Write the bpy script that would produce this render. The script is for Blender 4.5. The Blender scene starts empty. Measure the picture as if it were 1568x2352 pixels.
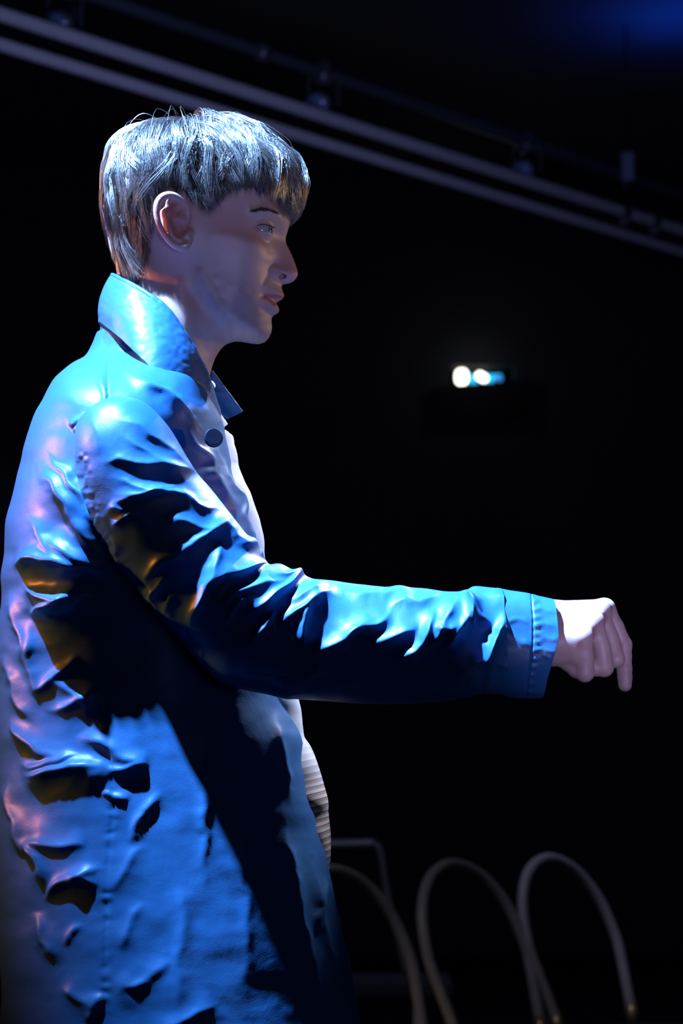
import bpy, math, random
import numpy as np
from mathutils import Vector, Matrix

random.seed(7)
rng = np.random.default_rng(11)
S = bpy.context.scene
COL = S.collection

# ------------------------------------------------------------------ camera
CAM = np.array([0.0, -2.5, 1.107])
FPX = 5375.0
TILT = math.radians(6.0)
cd = bpy.data.cameras.new('camera')
cam = bpy.data.objects.new('camera', cd)
COL.objects.link(cam)
cam.location = CAM
cam.rotation_euler = (math.radians(90) + TILT, 0, 0)
cd.sensor_fit = 'HORIZONTAL'
cd.sensor_width = 24.0
cd.lens = FPX * 24.0 / 1568.0
cd.clip_end = 100
cd.dof.use_dof = True
cd.dof.focus_distance = 2.36
cd.dof.aperture_fstop = 8.5
S.camera = cam

# ------------------------------------------------------------------ world, lights, exposure
w = bpy.data.worlds.new('world')
S.world = w
w.use_nodes = True
w.node_tree.nodes['Background'].inputs[0].default_value = (0.01, 0.015, 0.04, 1)
w.node_tree.nodes['Background'].inputs[1].default_value = 0.02
S.view_settings.view_transform = 'Standard'
S.view_settings.look = 'None'
S.view_settings.gamma = 1
S.view_settings.use_curve_mapping = False
S.view_settings.exposure = 0.0


def lamp(name, kind, loc, target, energy, color, size=0.2, angle=40, blend=0.4, size_y=None):
    d = bpy.data.lights.new(name, kind)
    d.energy = energy
    d.color = color
    if kind == 'AREA':
        d.size = size
        if size_y:
            d.shape = 'RECTANGLE'
            d.size_y = size_y
    else:
        d.shadow_soft_size = size
    if kind == 'SPOT':
        d.spot_size = math.radians(angle)
        d.spot_blend = blend
    o = bpy.data.objects.new(name, d)
    COL.objects.link(o)
    o.location = loc
    v = Vector(target) - Vector(loc)
    o.rotation_euler = v.to_track_quat('-Z', 'Y').to_euler()
    return o


# blue key from the rig overhead, a little behind him and on the near side
lamp('key_spot', 'SPOT', (-1.40, -0.73, 4.4), (0.10, -0.15, 1.50), 9500, (0.23, 0.47, 1.0), 0.05, 20.8, 1.0)
# amber side light from behind on the left
lamp('amber_spot', 'SPOT', (-3.6, 0.40, 2.15), (-0.2, 0, 1.5), 620, (1.0, 0.27, 0.04), 0.10, 24, 1.0)
# small warm light from the right, well behind him
lamp('warm_spot', 'SPOT', (2.8, 1.6, 1.75), (-0.12, 0, 1.62), 70, (1.0, 0.62, 0.33), 0.08, 12, 0.6)
# white light high in front of him, on the open shirt
lamp('front_spot', 'SPOT', (1.45, 2.60, 3.7), (-0.06, 0, 1.29), 2000, (0.58, 0.66, 0.95), 0.05, 7.2, 0.6)
# weak lavender fill, added on the camera side
lamp('hall_fill', 'AREA', (1.6, -3.2, 1.3), (-0.1, 0, 1.4), 2.2, (0.40, 0.42, 1.0), 1.2)
# two narrow fill spots, added to lift the face and the hand
lamp('face_fill', 'SPOT', (0.9, -3.2, 1.0), (-0.11, 0, 1.665), 115, (0.62, 0.56, 1.0), 0.2, 6.6, 0.5)
lamp('hand_fill', 'SPOT', (0.9, -3.2, 0.9), (0.266, -0.17, 1.245), 560, (0.46, 0.46, 1.0), 0.10, 2.9, 0.6)
# added fill lights that brighten the rig pipes and the chairs
lamp('rig_fill', 'AREA', (0.4, 3.2, 2.6), (1.0, 8.0, 3.4), 36.0, (0.40, 0.46, 1.0), 0.8)
lamp('chair_fill', 'SPOT', (-0.8, 1.2, 3.6), (1.0, 3.6, 0.8), 62.0, (0.46, 0.48, 0.75), 0.3, 60, 0.7)
lamp('chair_amber_fill', 'SPOT', (-1.2, 1.6, 0.5), (0.6, 3.7, 0.42), 16.0, (1.0, 0.72, 0.35), 0.2, 14, 0.9)  # low warm fill, added to tint the lower ends of the chairs
lamp('ceiling_glow', 'SPOT', (1.62, 8.3, 4.15), (1.62, 8.3, 5), 24.0, (0.005, 0.085, 1.0), 0.15, 150, 1.0)


# ------------------------------------------------------------------ helpers
def P(px, py, y=0.0):
    """pixel of the 1568x2352 frame + world depth plane -> world point(s)"""
    px = np.asarray(px, float); py = np.asarray(py, float); y = np.asarray(y, float)
    a = (px - 784.0) / FPX
    b = (1176.0 - py) / FPX
    dy = math.cos(TILT) - b * math.sin(TILT)
    dz = math.sin(TILT) + b * math.cos(TILT)
    t = (y - CAM[1]) / dy
    return np.stack(np.broadcast_arrays(CAM[0] + a * t, y, CAM[2] + dz * t), -1)


def proj(v):
    d = v - CAM
    f = d[..., 1] * math.cos(TILT) + d[..., 2] * math.sin(TILT)
    u = -d[..., 1] * math.sin(TILT) + d[..., 2] * math.cos(TILT)
    return 784.0 + FPX * d[..., 0] / f, 1176.0 - FPX * u / f


def mesh_np(name, verts, faces, mat=None, parent=None, smooth=True, attrs=None):
    me = bpy.data.meshes.new(name)
    me.from_pydata(np.asarray(verts, float).tolist(), [], [tuple(int(i) for i in f) for f in faces])
    me.update()
    if smooth:
        me.polygons.foreach_set('use_smooth', [True] * len(me.polygons))
    if attrs:
        for k, a in attrs.items():
            at = me.attributes.new(k, 'FLOAT', 'POINT')
            at.data.foreach_set('value', np.asarray(a, np.float32))
    if mat:
        me.materials.append(mat)
    o = bpy.data.objects.new(name, me)
    COL.objects.link(o)
    if parent:
        o.parent = parent
        o.matrix_parent_inverse = Matrix.Translation(-Vector(parent_world(parent)))
    return o


def parent_world(p):
    # things are empties at their own spot; mesh parts sit in world coordinates
    return Vector(p.location) if p.parent is None else Vector((0, 0, 0))


def empty(name, loc, label, cat, group=None):
    o = bpy.data.objects.new(name, None)
    COL.objects.link(o)
    o.location = loc
    o.empty_display_size = 0.1
    o['label'] = label
    o['category'] = cat
    if group:
        o['group'] = group
    return o


def tag(o, label, cat, group=None):
    o['label'] = label
    o['category'] = cat
    if group:
        o['group'] = group
    return o


def grid_faces(n, m, wrap=False):
    f = []
    mm = m if wrap else m - 1
    for i in range(n - 1):
        for j in range(mm):
            k = (j + 1) % m
            f.append((i * m + j, i * m + k, (i + 1) * m + k, (i + 1) * m + j))
    return f


def box_vf(c, s, R=None, bev=0.0):
    hx, hy, hz = [k / 2 for k in s]
    v = np.array([(x, y, z) for x in (-hx, hx) for y in (-hy, hy) for z in (-hz, hz)])
    if R is not None:
        v = v @ np.array(R).T
    return v + np.array(c), [(0, 1, 3, 2), (4, 6, 7, 5), (0, 4, 5, 1), (2, 3, 7, 6), (0, 2, 6, 4), (1, 5, 7, 3)]


def tube_vf(pts, rad, n=12, cap=True, closed=False):
    pts = np.asarray(pts, float)
    L = len(pts)
    rad = np.broadcast_to(np.asarray(rad, float), (L,))
    T = np.gradient(pts, axis=0)
    if closed:
        T = np.roll(pts, -1, 0) - np.roll(pts, 1, 0)
    T /= np.linalg.norm(T, axis=1)[:, None] + 1e-12
    up = np.array([0, 0, 1.0]) if abs(T[0][2]) < 0.9 else np.array([0, 1.0, 0])
    N = np.zeros_like(pts)
    nrm = np.cross(T[0], up); nrm /= np.linalg.norm(nrm)
    for i in range(L):
        nrm = nrm - T[i] * nrm.dot(T[i]); nrm /= np.linalg.norm(nrm)
        N[i] = nrm
    B = np.cross(T, N)
    a = np.linspace(0, 2 * np.pi, n, endpoint=False)
    v = pts[:, None, :] + rad[:, None, None] * (N[:, None, :] * np.cos(a)[None, :, None] + B[:, None, :] * np.sin(a)[None, :, None])
    v = v.reshape(-1, 3)
    f = grid_faces(L, n, True)
    if closed:
        f += [((L - 1) * n + j, (L - 1) * n + (j + 1) % n, (j + 1) % n, j) for j in range(n)]
    elif cap:
        f.append(tuple(range(n))[::-1])
        f.append(tuple((L - 1) * n + j for j in range(n)))
    return v, f


def merge(parts):
    V, F, o = [], [], 0
    for v, f in parts:
        V.append(np.asarray(v)); F += [tuple(i + o for i in q) for q in f]; o += len(v)
    return np.concatenate(V), F


def crom(ctrl, n):
    """Catmull-Rom through the rows of ctrl, n samples"""
    c = np.asarray(ctrl, float)
    c = np.vstack([2 * c[0] - c[1], c, 2 * c[-1] - c[-2]])
    t = np.linspace(0, len(c) - 3 - 1e-9, n)
    i = t.astype(int); u = (t - i)[:, None]
    p0, p1, p2, p3 = c[i], c[i + 1], c[i + 2], c[i + 3]
    return 0.5 * ((2 * p1) + (-p0 + p2) * u + (2 * p0 - 5 * p1 + 4 * p2 - p3) * u ** 2 + (-p0 + 3 * p1 - 3 * p2 + p3) * u ** 3)


class Noise2:
    def __init__(s, seed):
        s.t = np.random.default_rng(seed).uniform(-1, 1, (64, 64))

    def __call__(s, x, y):
        x = np.asarray(x, float); y = np.asarray(y, float)
        xi = np.floor(x).astype(int); yi = np.floor(y).astype(int)
        u = x - xi; v = y - yi
        u = u * u * u * (u * (6 * u - 15) + 10); v = v * v * v * (v * (6 * v - 15) + 10)
        g = lambda a, b: s.t[a % 64, b % 64]
        return (g(xi, yi) * (1 - u) + g(xi + 1, yi) * u) * (1 - v) + (g(xi, yi + 1) * (1 - u) + g(xi + 1, yi + 1) * u) * v


NZ = [Noise2(i) for i in range(6)]


def surface_nets(F, org, h):
    """naive surface nets of the zero level of F (negative inside)"""
    ins = F < 0
    nx, ny, nz = F.shape
    c = np.zeros((nx - 1, ny - 1, nz - 1), np.uint8)
    for dx in (0, 1):
        for dy in (0, 1):
            for dz in (0, 1):
                c += ins[dx:nx - 1 + dx, dy:ny - 1 + dy, dz:nz - 1 + dz].astype(np.uint8)
    act = (c > 0) & (c < 8)
    ix, iy, iz = np.nonzero(act)
    idx = -np.ones(act.shape, np.int64)
    idx[ix, iy, iz] = np.arange(len(ix))
    acc = np.zeros((len(ix), 3)); cnt = np.zeros(len(ix))
    for ax in range(3):
        o1, o2 = [k for k in range(3) if k != ax]
        for a in (0, 1):
            for b in (0, 1):
                d = [0, 0, 0]; d[o1] = a; d[o2] = b
                e = list(d); e[ax] = 1
                f0 = F[ix + d[0], iy + d[1], iz + d[2]]
                f1 = F[ix + e[0], iy + e[1], iz + e[2]]
                m = (f0 < 0) != (f1 < 0)
                t = np.where(m, f0 / np.where(m, f0 - f1, 1), 0)
                p = np.zeros((len(ix), 3)); p[:, o1] = a; p[:, o2] = b; p[:, ax] = t
                acc[m] += p[m]; cnt[m] += 1
    V = np.stack([ix, iy, iz], 1) + acc / cnt[:, None]
    V = np.array(org) + V * h
    faces = []
    for ax in range(3):
        o1, o2 = (ax + 1) % 3, (ax + 2) % 3
        sl0 = [slice(None)] * 3; sl1 = [slice(None)] * 3
        sl0[ax] = slice(0, -1); sl1[ax] = slice(1, None)
        s0 = ins[tuple(sl0)]; s1 = ins[tuple(sl1)]
        ch = s0 != s1
        e = np.stack(np.nonzero(ch), 1)
        ok = (e[:, o1] > 0) & (e[:, o2] > 0) & (e[:, o1] < F.shape[o1] - 1) & (e[:, o2] < F.shape[o2] - 1)
        e = e[ok]
        if not len(e):
            continue
        s = s0[e[:, 0], e[:, 1], e[:, 2]]
        q = []
        for a, b in ((1, 1), (0, 1), (0, 0), (1, 0)):
            k = e.copy(); k[:, o1] -= a; k[:, o2] -= b
            q.append(idx[k[:, 0], k[:, 1], k[:, 2]])
        q = np.stack(q, 1)
        q[~s] = q[~s][:, ::-1]
        faces.append(q)
    return V, np.concatenate(faces)


def smin(a, b, k):
    h = np.clip(0.5 + 0.5 * (b - a) / k, 0, 1)
    return b * (1 - h) + a * h - k * h * (1 - h)


def smax(a, b, k):
    return -smin(-a, -b, k)


def rcone(X, a, b, ra, rb):
    """capsule with a linearly changing radius"""
    a = np.asarray(a, float); b = np.asarray(b, float)
    ab = b - a; L2 = ab.dot(ab) + 1e-12
    t = np.clip(((X[0] - a[0]) * ab[0] + (X[1] - a[1]) * ab[1] + (X[2] - a[2]) * ab[2]) / L2, 0, 1)
    d = np.sqrt((X[0] - a[0] - t * ab[0]) ** 2 + (X[1] - a[1] - t * ab[1]) ** 2 + (X[2] - a[2] - t * ab[2]) ** 2)
    return d - (ra + (rb - ra) * t)


def ell(X, c, r):
    q = np.sqrt(((X[0] - c[0]) / r[0]) ** 2 + ((X[1] - c[1]) / r[1]) ** 2 + ((X[2] - c[2]) / r[2]) ** 2)
    return (q - 1) * min(r)


def vgrid(lo, hi, h):
    n = [int(math.ceil((hi[i] - lo[i]) / h)) + 1 for i in range(3)]
    ax = [lo[i] + h * np.arange(n[i]) for i in range(3)]
    return np.meshgrid(*ax, indexing='ij')


def poly_sdf(poly, X, Y):
    """signed distance to closed polygon, positive inside"""
    d = np.full(X.shape, 1e9); inside = np.zeros(X.shape, bool)
    n = len(poly)
    for i in range(n):
        ax, ay = poly[i]; bx, by = poly[(i + 1) % n]
        ex, ey = bx - ax, by - ay
        t = np.clip(((X - ax) * ex + (Y - ay) * ey) / (ex * ex + ey * ey + 1e-12), 0, 1)
        d = np.minimum(d, (X - ax - t * ex) ** 2 + (Y - ay - t * ey) ** 2)
        c = ((ay > Y) != (by > Y))
        xi = (bx - ax) * (Y - ay) / (by - ay + 1e-12) + ax
        inside ^= c & (X < xi)
    d = np.sqrt(d)
    return np.where(inside, d, -d)


def rbf(pts, X, Y, reg=1e-3):
    """thin-plate spline through (x, y, value) control points"""
    p = np.asarray(pts, float); sc = 100.0
    x = p[:, 0] / sc; y = p[:, 1] / sc; n = len(p)
    def U(r2):
        return np.where(r2 > 0, 0.5 * r2 * np.log(r2 + 1e-12), 0)
    K = U((x[:, None] - x) ** 2 + (y[:, None] - y) ** 2) + reg * np.eye(n)
    Q = np.stack([np.ones(n), x, y], 1)
    A = np.block([[K, Q], [Q.T, np.zeros((3, 3))]])
    s = np.linalg.solve(A, np.concatenate([p[:, 2], np.zeros(3)]))
    gx = X / sc; gy = Y / sc
    out = s[n] + s[n + 1] * gx + s[n + 2] * gy
    for i in range(n):
        out += s[i] * U((gx - x[i]) ** 2 + (gy - y[i]) ** 2)
    return out


# ------------------------------------------------------------------ materials
def nt(name):
    m = bpy.data.materials.new(name)
    m.use_nodes = True
    return m, m.node_tree, m.node_tree.nodes['Principled BSDF']


def simple(name, col, rough=0.5, metal=0.0, noise=0.0, scale=20, bump=0.0, spec=0.5):
    m, t, b = nt(name)
    b.inputs['Roughness'].default_value = rough
    b.inputs['Metallic'].default_value = metal
    b.inputs['Specular IOR Level'].default_value = spec
    tc = t.nodes.new('ShaderNodeTexCoord')
    n = t.nodes.new('ShaderNodeTexNoise'); n.inputs['Scale'].default_value = scale; n.inputs['Detail'].default_value = 5
    t.links.new(tc.outputs['Object'], n.inputs['Vector'])
    mx = t.nodes.new('ShaderNodeMix'); mx.data_type = 'RGBA'
    mx.inputs['A'].default_value = [c * (1 - noise) for c in col] + [1]
    mx.inputs['B'].default_value = [min(1, c * (1 + noise)) for c in col] + [1]
    t.links.new(n.outputs['Fac'], mx.inputs['Factor'])
    t.links.new(mx.outputs['Result'], b.inputs['Base Color'])
    if bump:
        bp = t.nodes.new('ShaderNodeBump'); bp.inputs['Strength'].default_value = bump; bp.inputs['Distance'].default_value = 0.002
        t.links.new(n.outputs['Fac'], bp.inputs['Height'])
        t.links.new(bp.outputs['Normal'], b.inputs['Normal'])
    return m


def emis(name, col, s):
    m, t, b = nt(name)
    b.inputs['Base Color'].default_value = (0.02, 0.02, 0.02, 1)
    b.inputs['Emission Color'].default_value = (*col, 1)
    b.inputs['Emission Strength'].default_value = s
    return m


def coat_mat():
    m, t, b = nt('coat_cotton')
    b.inputs['Roughness'].default_value = 0.42
    b.inputs['Specular IOR Level'].default_value = 0.42
    tc = t.nodes.new('ShaderNodeTexCoord')
    n = t.nodes.new('ShaderNodeTexNoise'); n.inputs['Scale'].default_value = 900; n.inputs['Detail'].default_value = 2
    t.links.new(tc.outputs['Object'], n.inputs['Vector'])
    n2 = t.nodes.new('ShaderNodeTexNoise'); n2.inputs['Scale'].default_value = 28; n2.inputs['Detail'].default_value = 6; n2.inputs['Distortion'].default_value = 0.6
    t.links.new(tc.outputs['Object'], n2.inputs['Vector'])
    mx = t.nodes.new('ShaderNodeMix'); mx.data_type = 'RGBA'
    mx.inputs['A'].default_value = (0.020, 0.116, 0.285, 1)
    mx.inputs['B'].default_value = (0.024, 0.134, 0.315, 1)
    t.links.new(n2.outputs['Fac'], mx.inputs['Factor'])
    t.links.new(mx.outputs['Result'], b.inputs['Base Color'])
    b1 = t.nodes.new('ShaderNodeBump'); b1.inputs['Strength'].default_value = 0.25; b1.inputs['Distance'].default_value = 0.0004
    t.links.new(n.outputs['Fac'], b1.inputs['Height'])
    b2 = t.nodes.new('ShaderNodeBump'); b2.inputs['Strength'].default_value = 0.22; b2.inputs['Distance'].default_value = 0.003
    t.links.new(n2.outputs['Fac'], b2.inputs['Height'])
    t.links.new(b1.outputs['Normal'], b2.inputs['Normal'])
    t.links.new(b2.outputs['Normal'], b.inputs['Normal'])
    return m


def skin_mat():
    m, t, b = nt('skin')
    b.inputs['Roughness'].default_value = 0.48
    b.inputs['Subsurface Weight'].default_value = 0.25
    b.inputs['Subsurface Radius'].default_value = (0.010, 0.004, 0.002)
    b.inputs['Subsurface Scale'].default_value = 0.6
    tc = t.nodes.new('ShaderNodeTexCoord')
    n = t.nodes.new('ShaderNodeTexNoise'); n.inputs['Scale'].default_value = 35; n.inputs['Detail'].default_value = 5
    t.links.new(tc.outputs['Object'], n.inputs['Vector'])
    mx = t.nodes.new('ShaderNodeMix'); mx.data_type = 'RGBA'
    mx.inputs['A'].default_value = (0.50, 0.30, 0.25, 1)
    mx.inputs['B'].default_value = (0.62, 0.42, 0.36, 1)
    t.links.new(n.outputs['Fac'], mx.inputs['Factor'])
    cur = mx.outputs['Result']
    for an, c in (('red', (0.50, 0.13, 0.12, 1)), ('stubble', (0.19, 0.15, 0.16, 1)), ('lip', (0.42, 0.12, 0.13, 1)), ('scalp', (0.012, 0.009, 0.008, 1))):
        a = t.nodes.new('ShaderNodeAttribute'); a.attribute_name = an
        k = t.nodes.new('ShaderNodeMix'); k.data_type = 'RGBA'
        k.inputs['B'].default_value = c
        t.links.new(a.outputs['Fac'], k.inputs['Factor'])
        t.links.new(cur, k.inputs['A'])
        cur = k.outputs['Result']
    t.links.new(cur, b.inputs['Base Color'])
    n3 = t.nodes.new('ShaderNodeTexNoise'); n3.inputs['Scale'].default_value = 400; n3.inputs['Detail'].default_value = 3
    t.links.new(tc.outputs['Object'], n3.inputs['Vector'])
    bp = t.nodes.new('ShaderNodeBump'); bp.inputs['Strength'].default_value = 0.15; bp.inputs['Distance'].default_value = 0.0006
    t.links.new(n3.outputs['Fac'], bp.inputs['Height'])
    t.links.new(bp.outputs['Normal'], b.inputs['Normal'])
    return m


def shirt_mat():
    """fine horizontal stripes: white, tan and a thin grey line"""
    m, t, b = nt('striped_knit')
    b.inputs['Roughness'].default_value = 0.85
    tc = t.nodes.new('ShaderNodeTexCoord')
    sp = t.nodes.new('ShaderNodeSeparateXYZ')
    t.links.new(tc.outputs['Object'], sp.inputs[0])
    ad = t.nodes.new('ShaderNodeMath'); ad.operation = 'MULTIPLY_ADD'
    t.links.new(sp.outputs['X'], ad.inputs[0]); ad.inputs[1].default_value = -0.22
    t.links.new(sp.outputs['Z'], ad.inputs[2])
    mu = t.nodes.new('ShaderNodeMath'); mu.operation = 'MULTIPLY'; mu.inputs[1].default_value = 142.0
    t.links.new(ad.outputs[0], mu.inputs[0])
    fr = t.nodes.new('ShaderNodeMath'); fr.operation = 'FRACT'
    t.links.new(mu.outputs[0], fr.inputs[0])
    r = t.nodes.new('ShaderNodeValToRGB')
    r.color_ramp.interpolation = 'LINEAR'
    e = r.color_ramp.elements
    e[0].position = 0.0; e[0].color = (0.80, 0.78, 0.76, 1)
    e[1].position = 0.38; e[1].color = (0.80, 0.78, 0.76, 1)
    for p_, c in ((0.45, (0.72, 0.34, 0.11, 1)), (0.78, (0.72, 0.34, 0.11, 1)), (0.83, (0.12, 0.11, 0.13, 1)), (0.93, (0.12, 0.11, 0.13, 1)), (0.98, (0.8, 0.78, 0.76, 1))):
        q = e.new(p_); q.color = c
    t.links.new(fr.outputs[0], r.inputs['Fac'])
    # stripes fade to white up the chest: overexposure put into the colour
    gt = t.nodes.new('ShaderNodeMapRange'); gt.inputs['From Min'].default_value = 1.07; gt.inputs['From Max'].default_value = 1.13
    t.links.new(sp.outputs['Z'], gt.inputs['Value'])
    mx = t.nodes.new('ShaderNodeMix'); mx.data_type = 'RGBA'
    mx.inputs['B'].default_value = (0.80, 0.80, 0.80, 1)
    t.links.new(gt.outputs['Result'], mx.inputs['Factor']); t.links.new(r.outputs['Color'], mx.inputs['A'])
    t.links.new(mx.outputs['Result'], b.inputs['Base Color'])
    bp = t.nodes.new('ShaderNodeBump'); bp.inputs['Strength'].default_value = 0.5; bp.inputs['Distance'].default_value = 0.002
    t.links.new(fr.outputs[0], bp.inputs['Height']); t.links.new(bp.outputs['Normal'], b.inputs['Normal'])
    return m


M_coat = coat_mat()
M_skin = skin_mat()
M_shirt = shirt_mat()
M_white = simple('white_cotton', (0.8, 0.8, 0.8), 0.8, 0, 0.05, 200, 0.2)
M_black = simple('black_paint', (0.004, 0.004, 0.005), 0.9, 0, 0.3, 3, 0, 0.1)
M_floor = simple('black_stage_floor', (0.006, 0.006, 0.007), 0.7, 0, 0.3, 6, 0.1, 0.2)
M_ceil = simple('dark_ceiling', (0.03, 0.03, 0.035), 0.9, 0, 0.2, 2)
M_pipe = simple('grey_painted_steel', (0.33, 0.33, 0.36), 0.6, 0.0, 0.08, 5)
M_dpipe = simple('dark_steel', (0.07, 0.085, 0.11), 0.4, 0.5, 0.1, 8)
M_fix = simple('black_enamel', (0.05, 0.055, 0.07), 0.35, 0.2, 0.1, 8)
M_wood = simple('pale_bentwood', (0.36, 0.32, 0.27), 0.4, 0, 0.15, 25, 0.1)
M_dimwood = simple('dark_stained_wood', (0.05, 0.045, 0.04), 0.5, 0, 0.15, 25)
M_brass = simple('worn_brass', (0.5, 0.36, 0.14), 0.35, 0.7, 0.2, 60, 0.2)
M_seat = simple('dark_seat_pad', (0.008, 0.006, 0.006), 0.8, 0, 0.2, 40)
M_hair = simple('brown_hair', (0.045, 0.023, 0.012), 0.38, 0, 0.35, 50, 0, 1.0)
M_hair.node_tree.nodes['Principled BSDF'].inputs['IOR'].default_value = 2.3
M_trouser = simple('dark_trouser_wool', (0.02, 0.02, 0.025), 0.8, 0, 0.2, 90, 0.2)
M_shoe = simple('black_leather', (0.012, 0.01, 0.01), 0.35, 0, 0.2, 90, 0.1)
M_button = simple('dark_horn_button', (0.008, 0.010, 0.025), 0.5, 0, 0.2, 300, 0, 0.25)
M_pearl = simple('white_button', (0.8, 0.8, 0.82), 0.2, 0, 0.05, 100)
M_brow = simple('eyebrow_hair', (0.030, 0.018, 0.012), 0.6, 0, 0.2, 100)


# ------------------------------------------------------------------ the setting
def struct(name, v, f, mat):
    o = mesh_np(name, v, f, mat, None, False)
    o['kind'] = 'structure'
    return o


struct('floor', *box_vf((0.5, 4.0, -0.05), (12, 20, 0.1)), M_floor)
struct('ceiling', *box_vf((0.5, 4.0, 4.65), (12, 20, 0.1)), M_ceil)
struct('wall_left', *box_vf((-5.55, 4.0, 2.3), (0.1, 20, 4.6)), M_black)
struct('wall_right', *box_vf((6.55, 4.0, 2.3), (0.1, 20, 4.6)), M_black)
struct('wall_front', *box_vf((0.5, -6.05, 2.3), (12, 0.1, 4.6)), M_black)

# back wall with the control booth slit
YB = 11.0
a0 = P(1036, 838, YB); a1 = P(1180, 896, YB)
bx0, bx1, bz0, bz1 = a0[0], a1[0], a1[2], a0[2]
wl = []
for (x0, x1, z0, z1) in ((-5.5, bx0, 0, 4.6), (bx1, 6.5, 0, 4.6), (bx0, bx1, 0, bz0), (bx0, bx1, bz1, 4.6)):
    wl.append(box_vf(((x0 + x1) / 2, YB + 0.1, (z0 + z1) / 2), (x1 - x0, 0.2, z1 - z0)))
struct('wall_back', *merge(wl), simple('black_plaster', (0.02, 0.02, 0.021), 0.9, 0, 0.2, 2, 0, 0.1))
struct('window_1', *merge([box_vf(((bx0 + bx1) / 2, YB + 0.62, (bz0 + bz1) / 2), (bx1 - bx0 + 0.4, 0.04, 0.6)),
                           box_vf(((bx0 + bx1) / 2, YB + 0.42, bz0 - 0.02), (bx1 - bx0 + 0.4, 0.36, 0.04))]), M_black)
# sloping black ledge hanging below the slit
q = [P(1000, 888, YB - 0.06), P(1215, 872, YB - 0.06), P(1215, 960, YB - 0.06), P(1000, 960, YB - 0.06)]
v = np.array(q + [k + np.array([0, 0.055, 0]) for k in q])
led = mesh_np('ledge_board', v, [(0, 1, 2, 3), (7, 6, 5, 4), (0, 4, 5, 1), (1, 5, 6, 2), (2, 6, 7, 3), (3, 7, 4, 0)], M_black, None, False)
tag(led, 'black board along the lower edge of the lit slit in the back wall', 'board')


def blob(c, r, Rz=0.0, n=24, p=2.6):
    u = np.linspace(0, np.pi, n // 2 + 1)[:, None]; t = np.linspace(0, 2 * np.pi, n, endpoint=False)[None]
    s = lambda a: np.sign(a) * np.abs(a) ** (2 / p)
    x = s(np.sin(u)) * s(np.cos(t)) * r[0]; z = s(np.cos(u)) * np.ones_like(t) * r[2]; y = s(np.sin(u)) * s(np.sin(t)) * r[1]
    X = x * math.cos(Rz) + z * math.sin(Rz); Z = -x * math.sin(Rz) + z * math.cos(Rz)
    v = np.stack([X + c[0], y + c[1], Z + c[2]], -1).reshape(-1, 3)
    return v, grid_faces(n // 2 + 1, n, True)


def booth_lamp(px, py, rx, rz, rot, mat, label, yb):
    c = P(px, py, yb)
    k = (yb + 2.5) / FPX
    root = empty('booth_lamp', tuple(c), label, 'lamp', None)
    mesh_np('lamp_glass', *blob(c, (rx * k, 0.03, rz * k), rot), mat, root)
    mesh_np('lamp_housing', *blob(c + np.array([0, 0.09, 0]), (rx * k * 0.9, 0.06, rz * k * 0.9), rot), M_fix, root)
    return root


E_w = emis('lit_white_lamp', (1.0, 0.95, 0.85), 4.0)
booth_lamp(1060, 866, 15, 19, 0.0, E_w, 'tall white glowing lamp at the left end of the slit in the back wall', YB + 0.14)
booth_lamp(1106, 866, 15, 10, 0.55, E_w, 'tilted oval white lamp in the middle of the slit in the back wall', YB + 0.14)
booth_lamp(1144, 869, 10, 6, 0.2, emis('lit_blue_lamp', (0.05, 0.30, 0.95), 0.9), 'small dim blue lamp at the right end of the slit in the back wall', YB + 0.14)
q0 = P(1078, 861, YB + 0.36); q1 = P(1150, 886, YB + 0.36)
scr = empty('booth_screen', tuple((q0 + q1) / 2), 'bright cyan blue screen glowing behind the lamps of the wall slit', 'screen')
c = (q0 + q1) / 2
mesh_np('display', *box_vf(c + np.array([0, -0.012, 0]), (q1[0] - q0[0], 0.006, abs(q0[2] - q1[2]))), emis('cyan_screen', (0.0, 0.50, 0.85), 1.6), scr, False)
mesh_np('screen_case', *box_vf(c + np.array([0, 0.01, 0]), (q1[0] - q0[0] + 0.02, 0.03, abs(q0[2] - q1[2]) + 0.02)), M_fix, scr, False)
lamp('booth_spill', 'POINT', tuple(P(1090, 832, YB - 0.22)), (0, 0, 0), 0.6, (0.9, 0.92, 1.0), 0.02)

# rig pipes: all run the same way, right and away
DIRV = np.array([math.sin(math.radians(40.4)), math.cos(math.radians(40.4)), 0.0])


def rig_pipe(px, py, depth, r, l0, l1, mat, name, label, cat, parent=None):
    c = P(px, py, depth - 2.5)
    v, f = tube_vf([c + DIRV * t for t in np.linspace(l0, l1, 12)], r, 20)
    o = mesh_np(name, v, f, mat, parent)
    if parent is None:
        tag(o, label, cat)
    return c


def wall_clip(c0, rr):
    pass


rig_pipe(784, 281, 9.3, 0.0265, -3.4, 3.6, M_pipe, 'rig_pipe', 'upper of the two long pale grey parallel pipes crossing above the head', 'pipe')
rig_pipe(784, 341, 9.3, 0.0235, -3.4, 3.6, M_pipe, 'rig_pipe', 'lower of the two long pale grey parallel pipes crossing above the head', 'pipe')
C2 = rig_pipe(784, 183, 9.6, 0.026, -3.8, 3.4, M_dpipe, 'lighting_bar', 'dark steel bar high under the ceiling carrying the small spotlights', 'bar')


def on_bar(px):
    """point of the lighting bar seen at this column"""
    best = min(np.linspace(-3.7, 3.3, 2000), key=lambda t: abs(proj(C2 + DIRV * t)[0] - px))
    return C2 + DIRV * best


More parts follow.
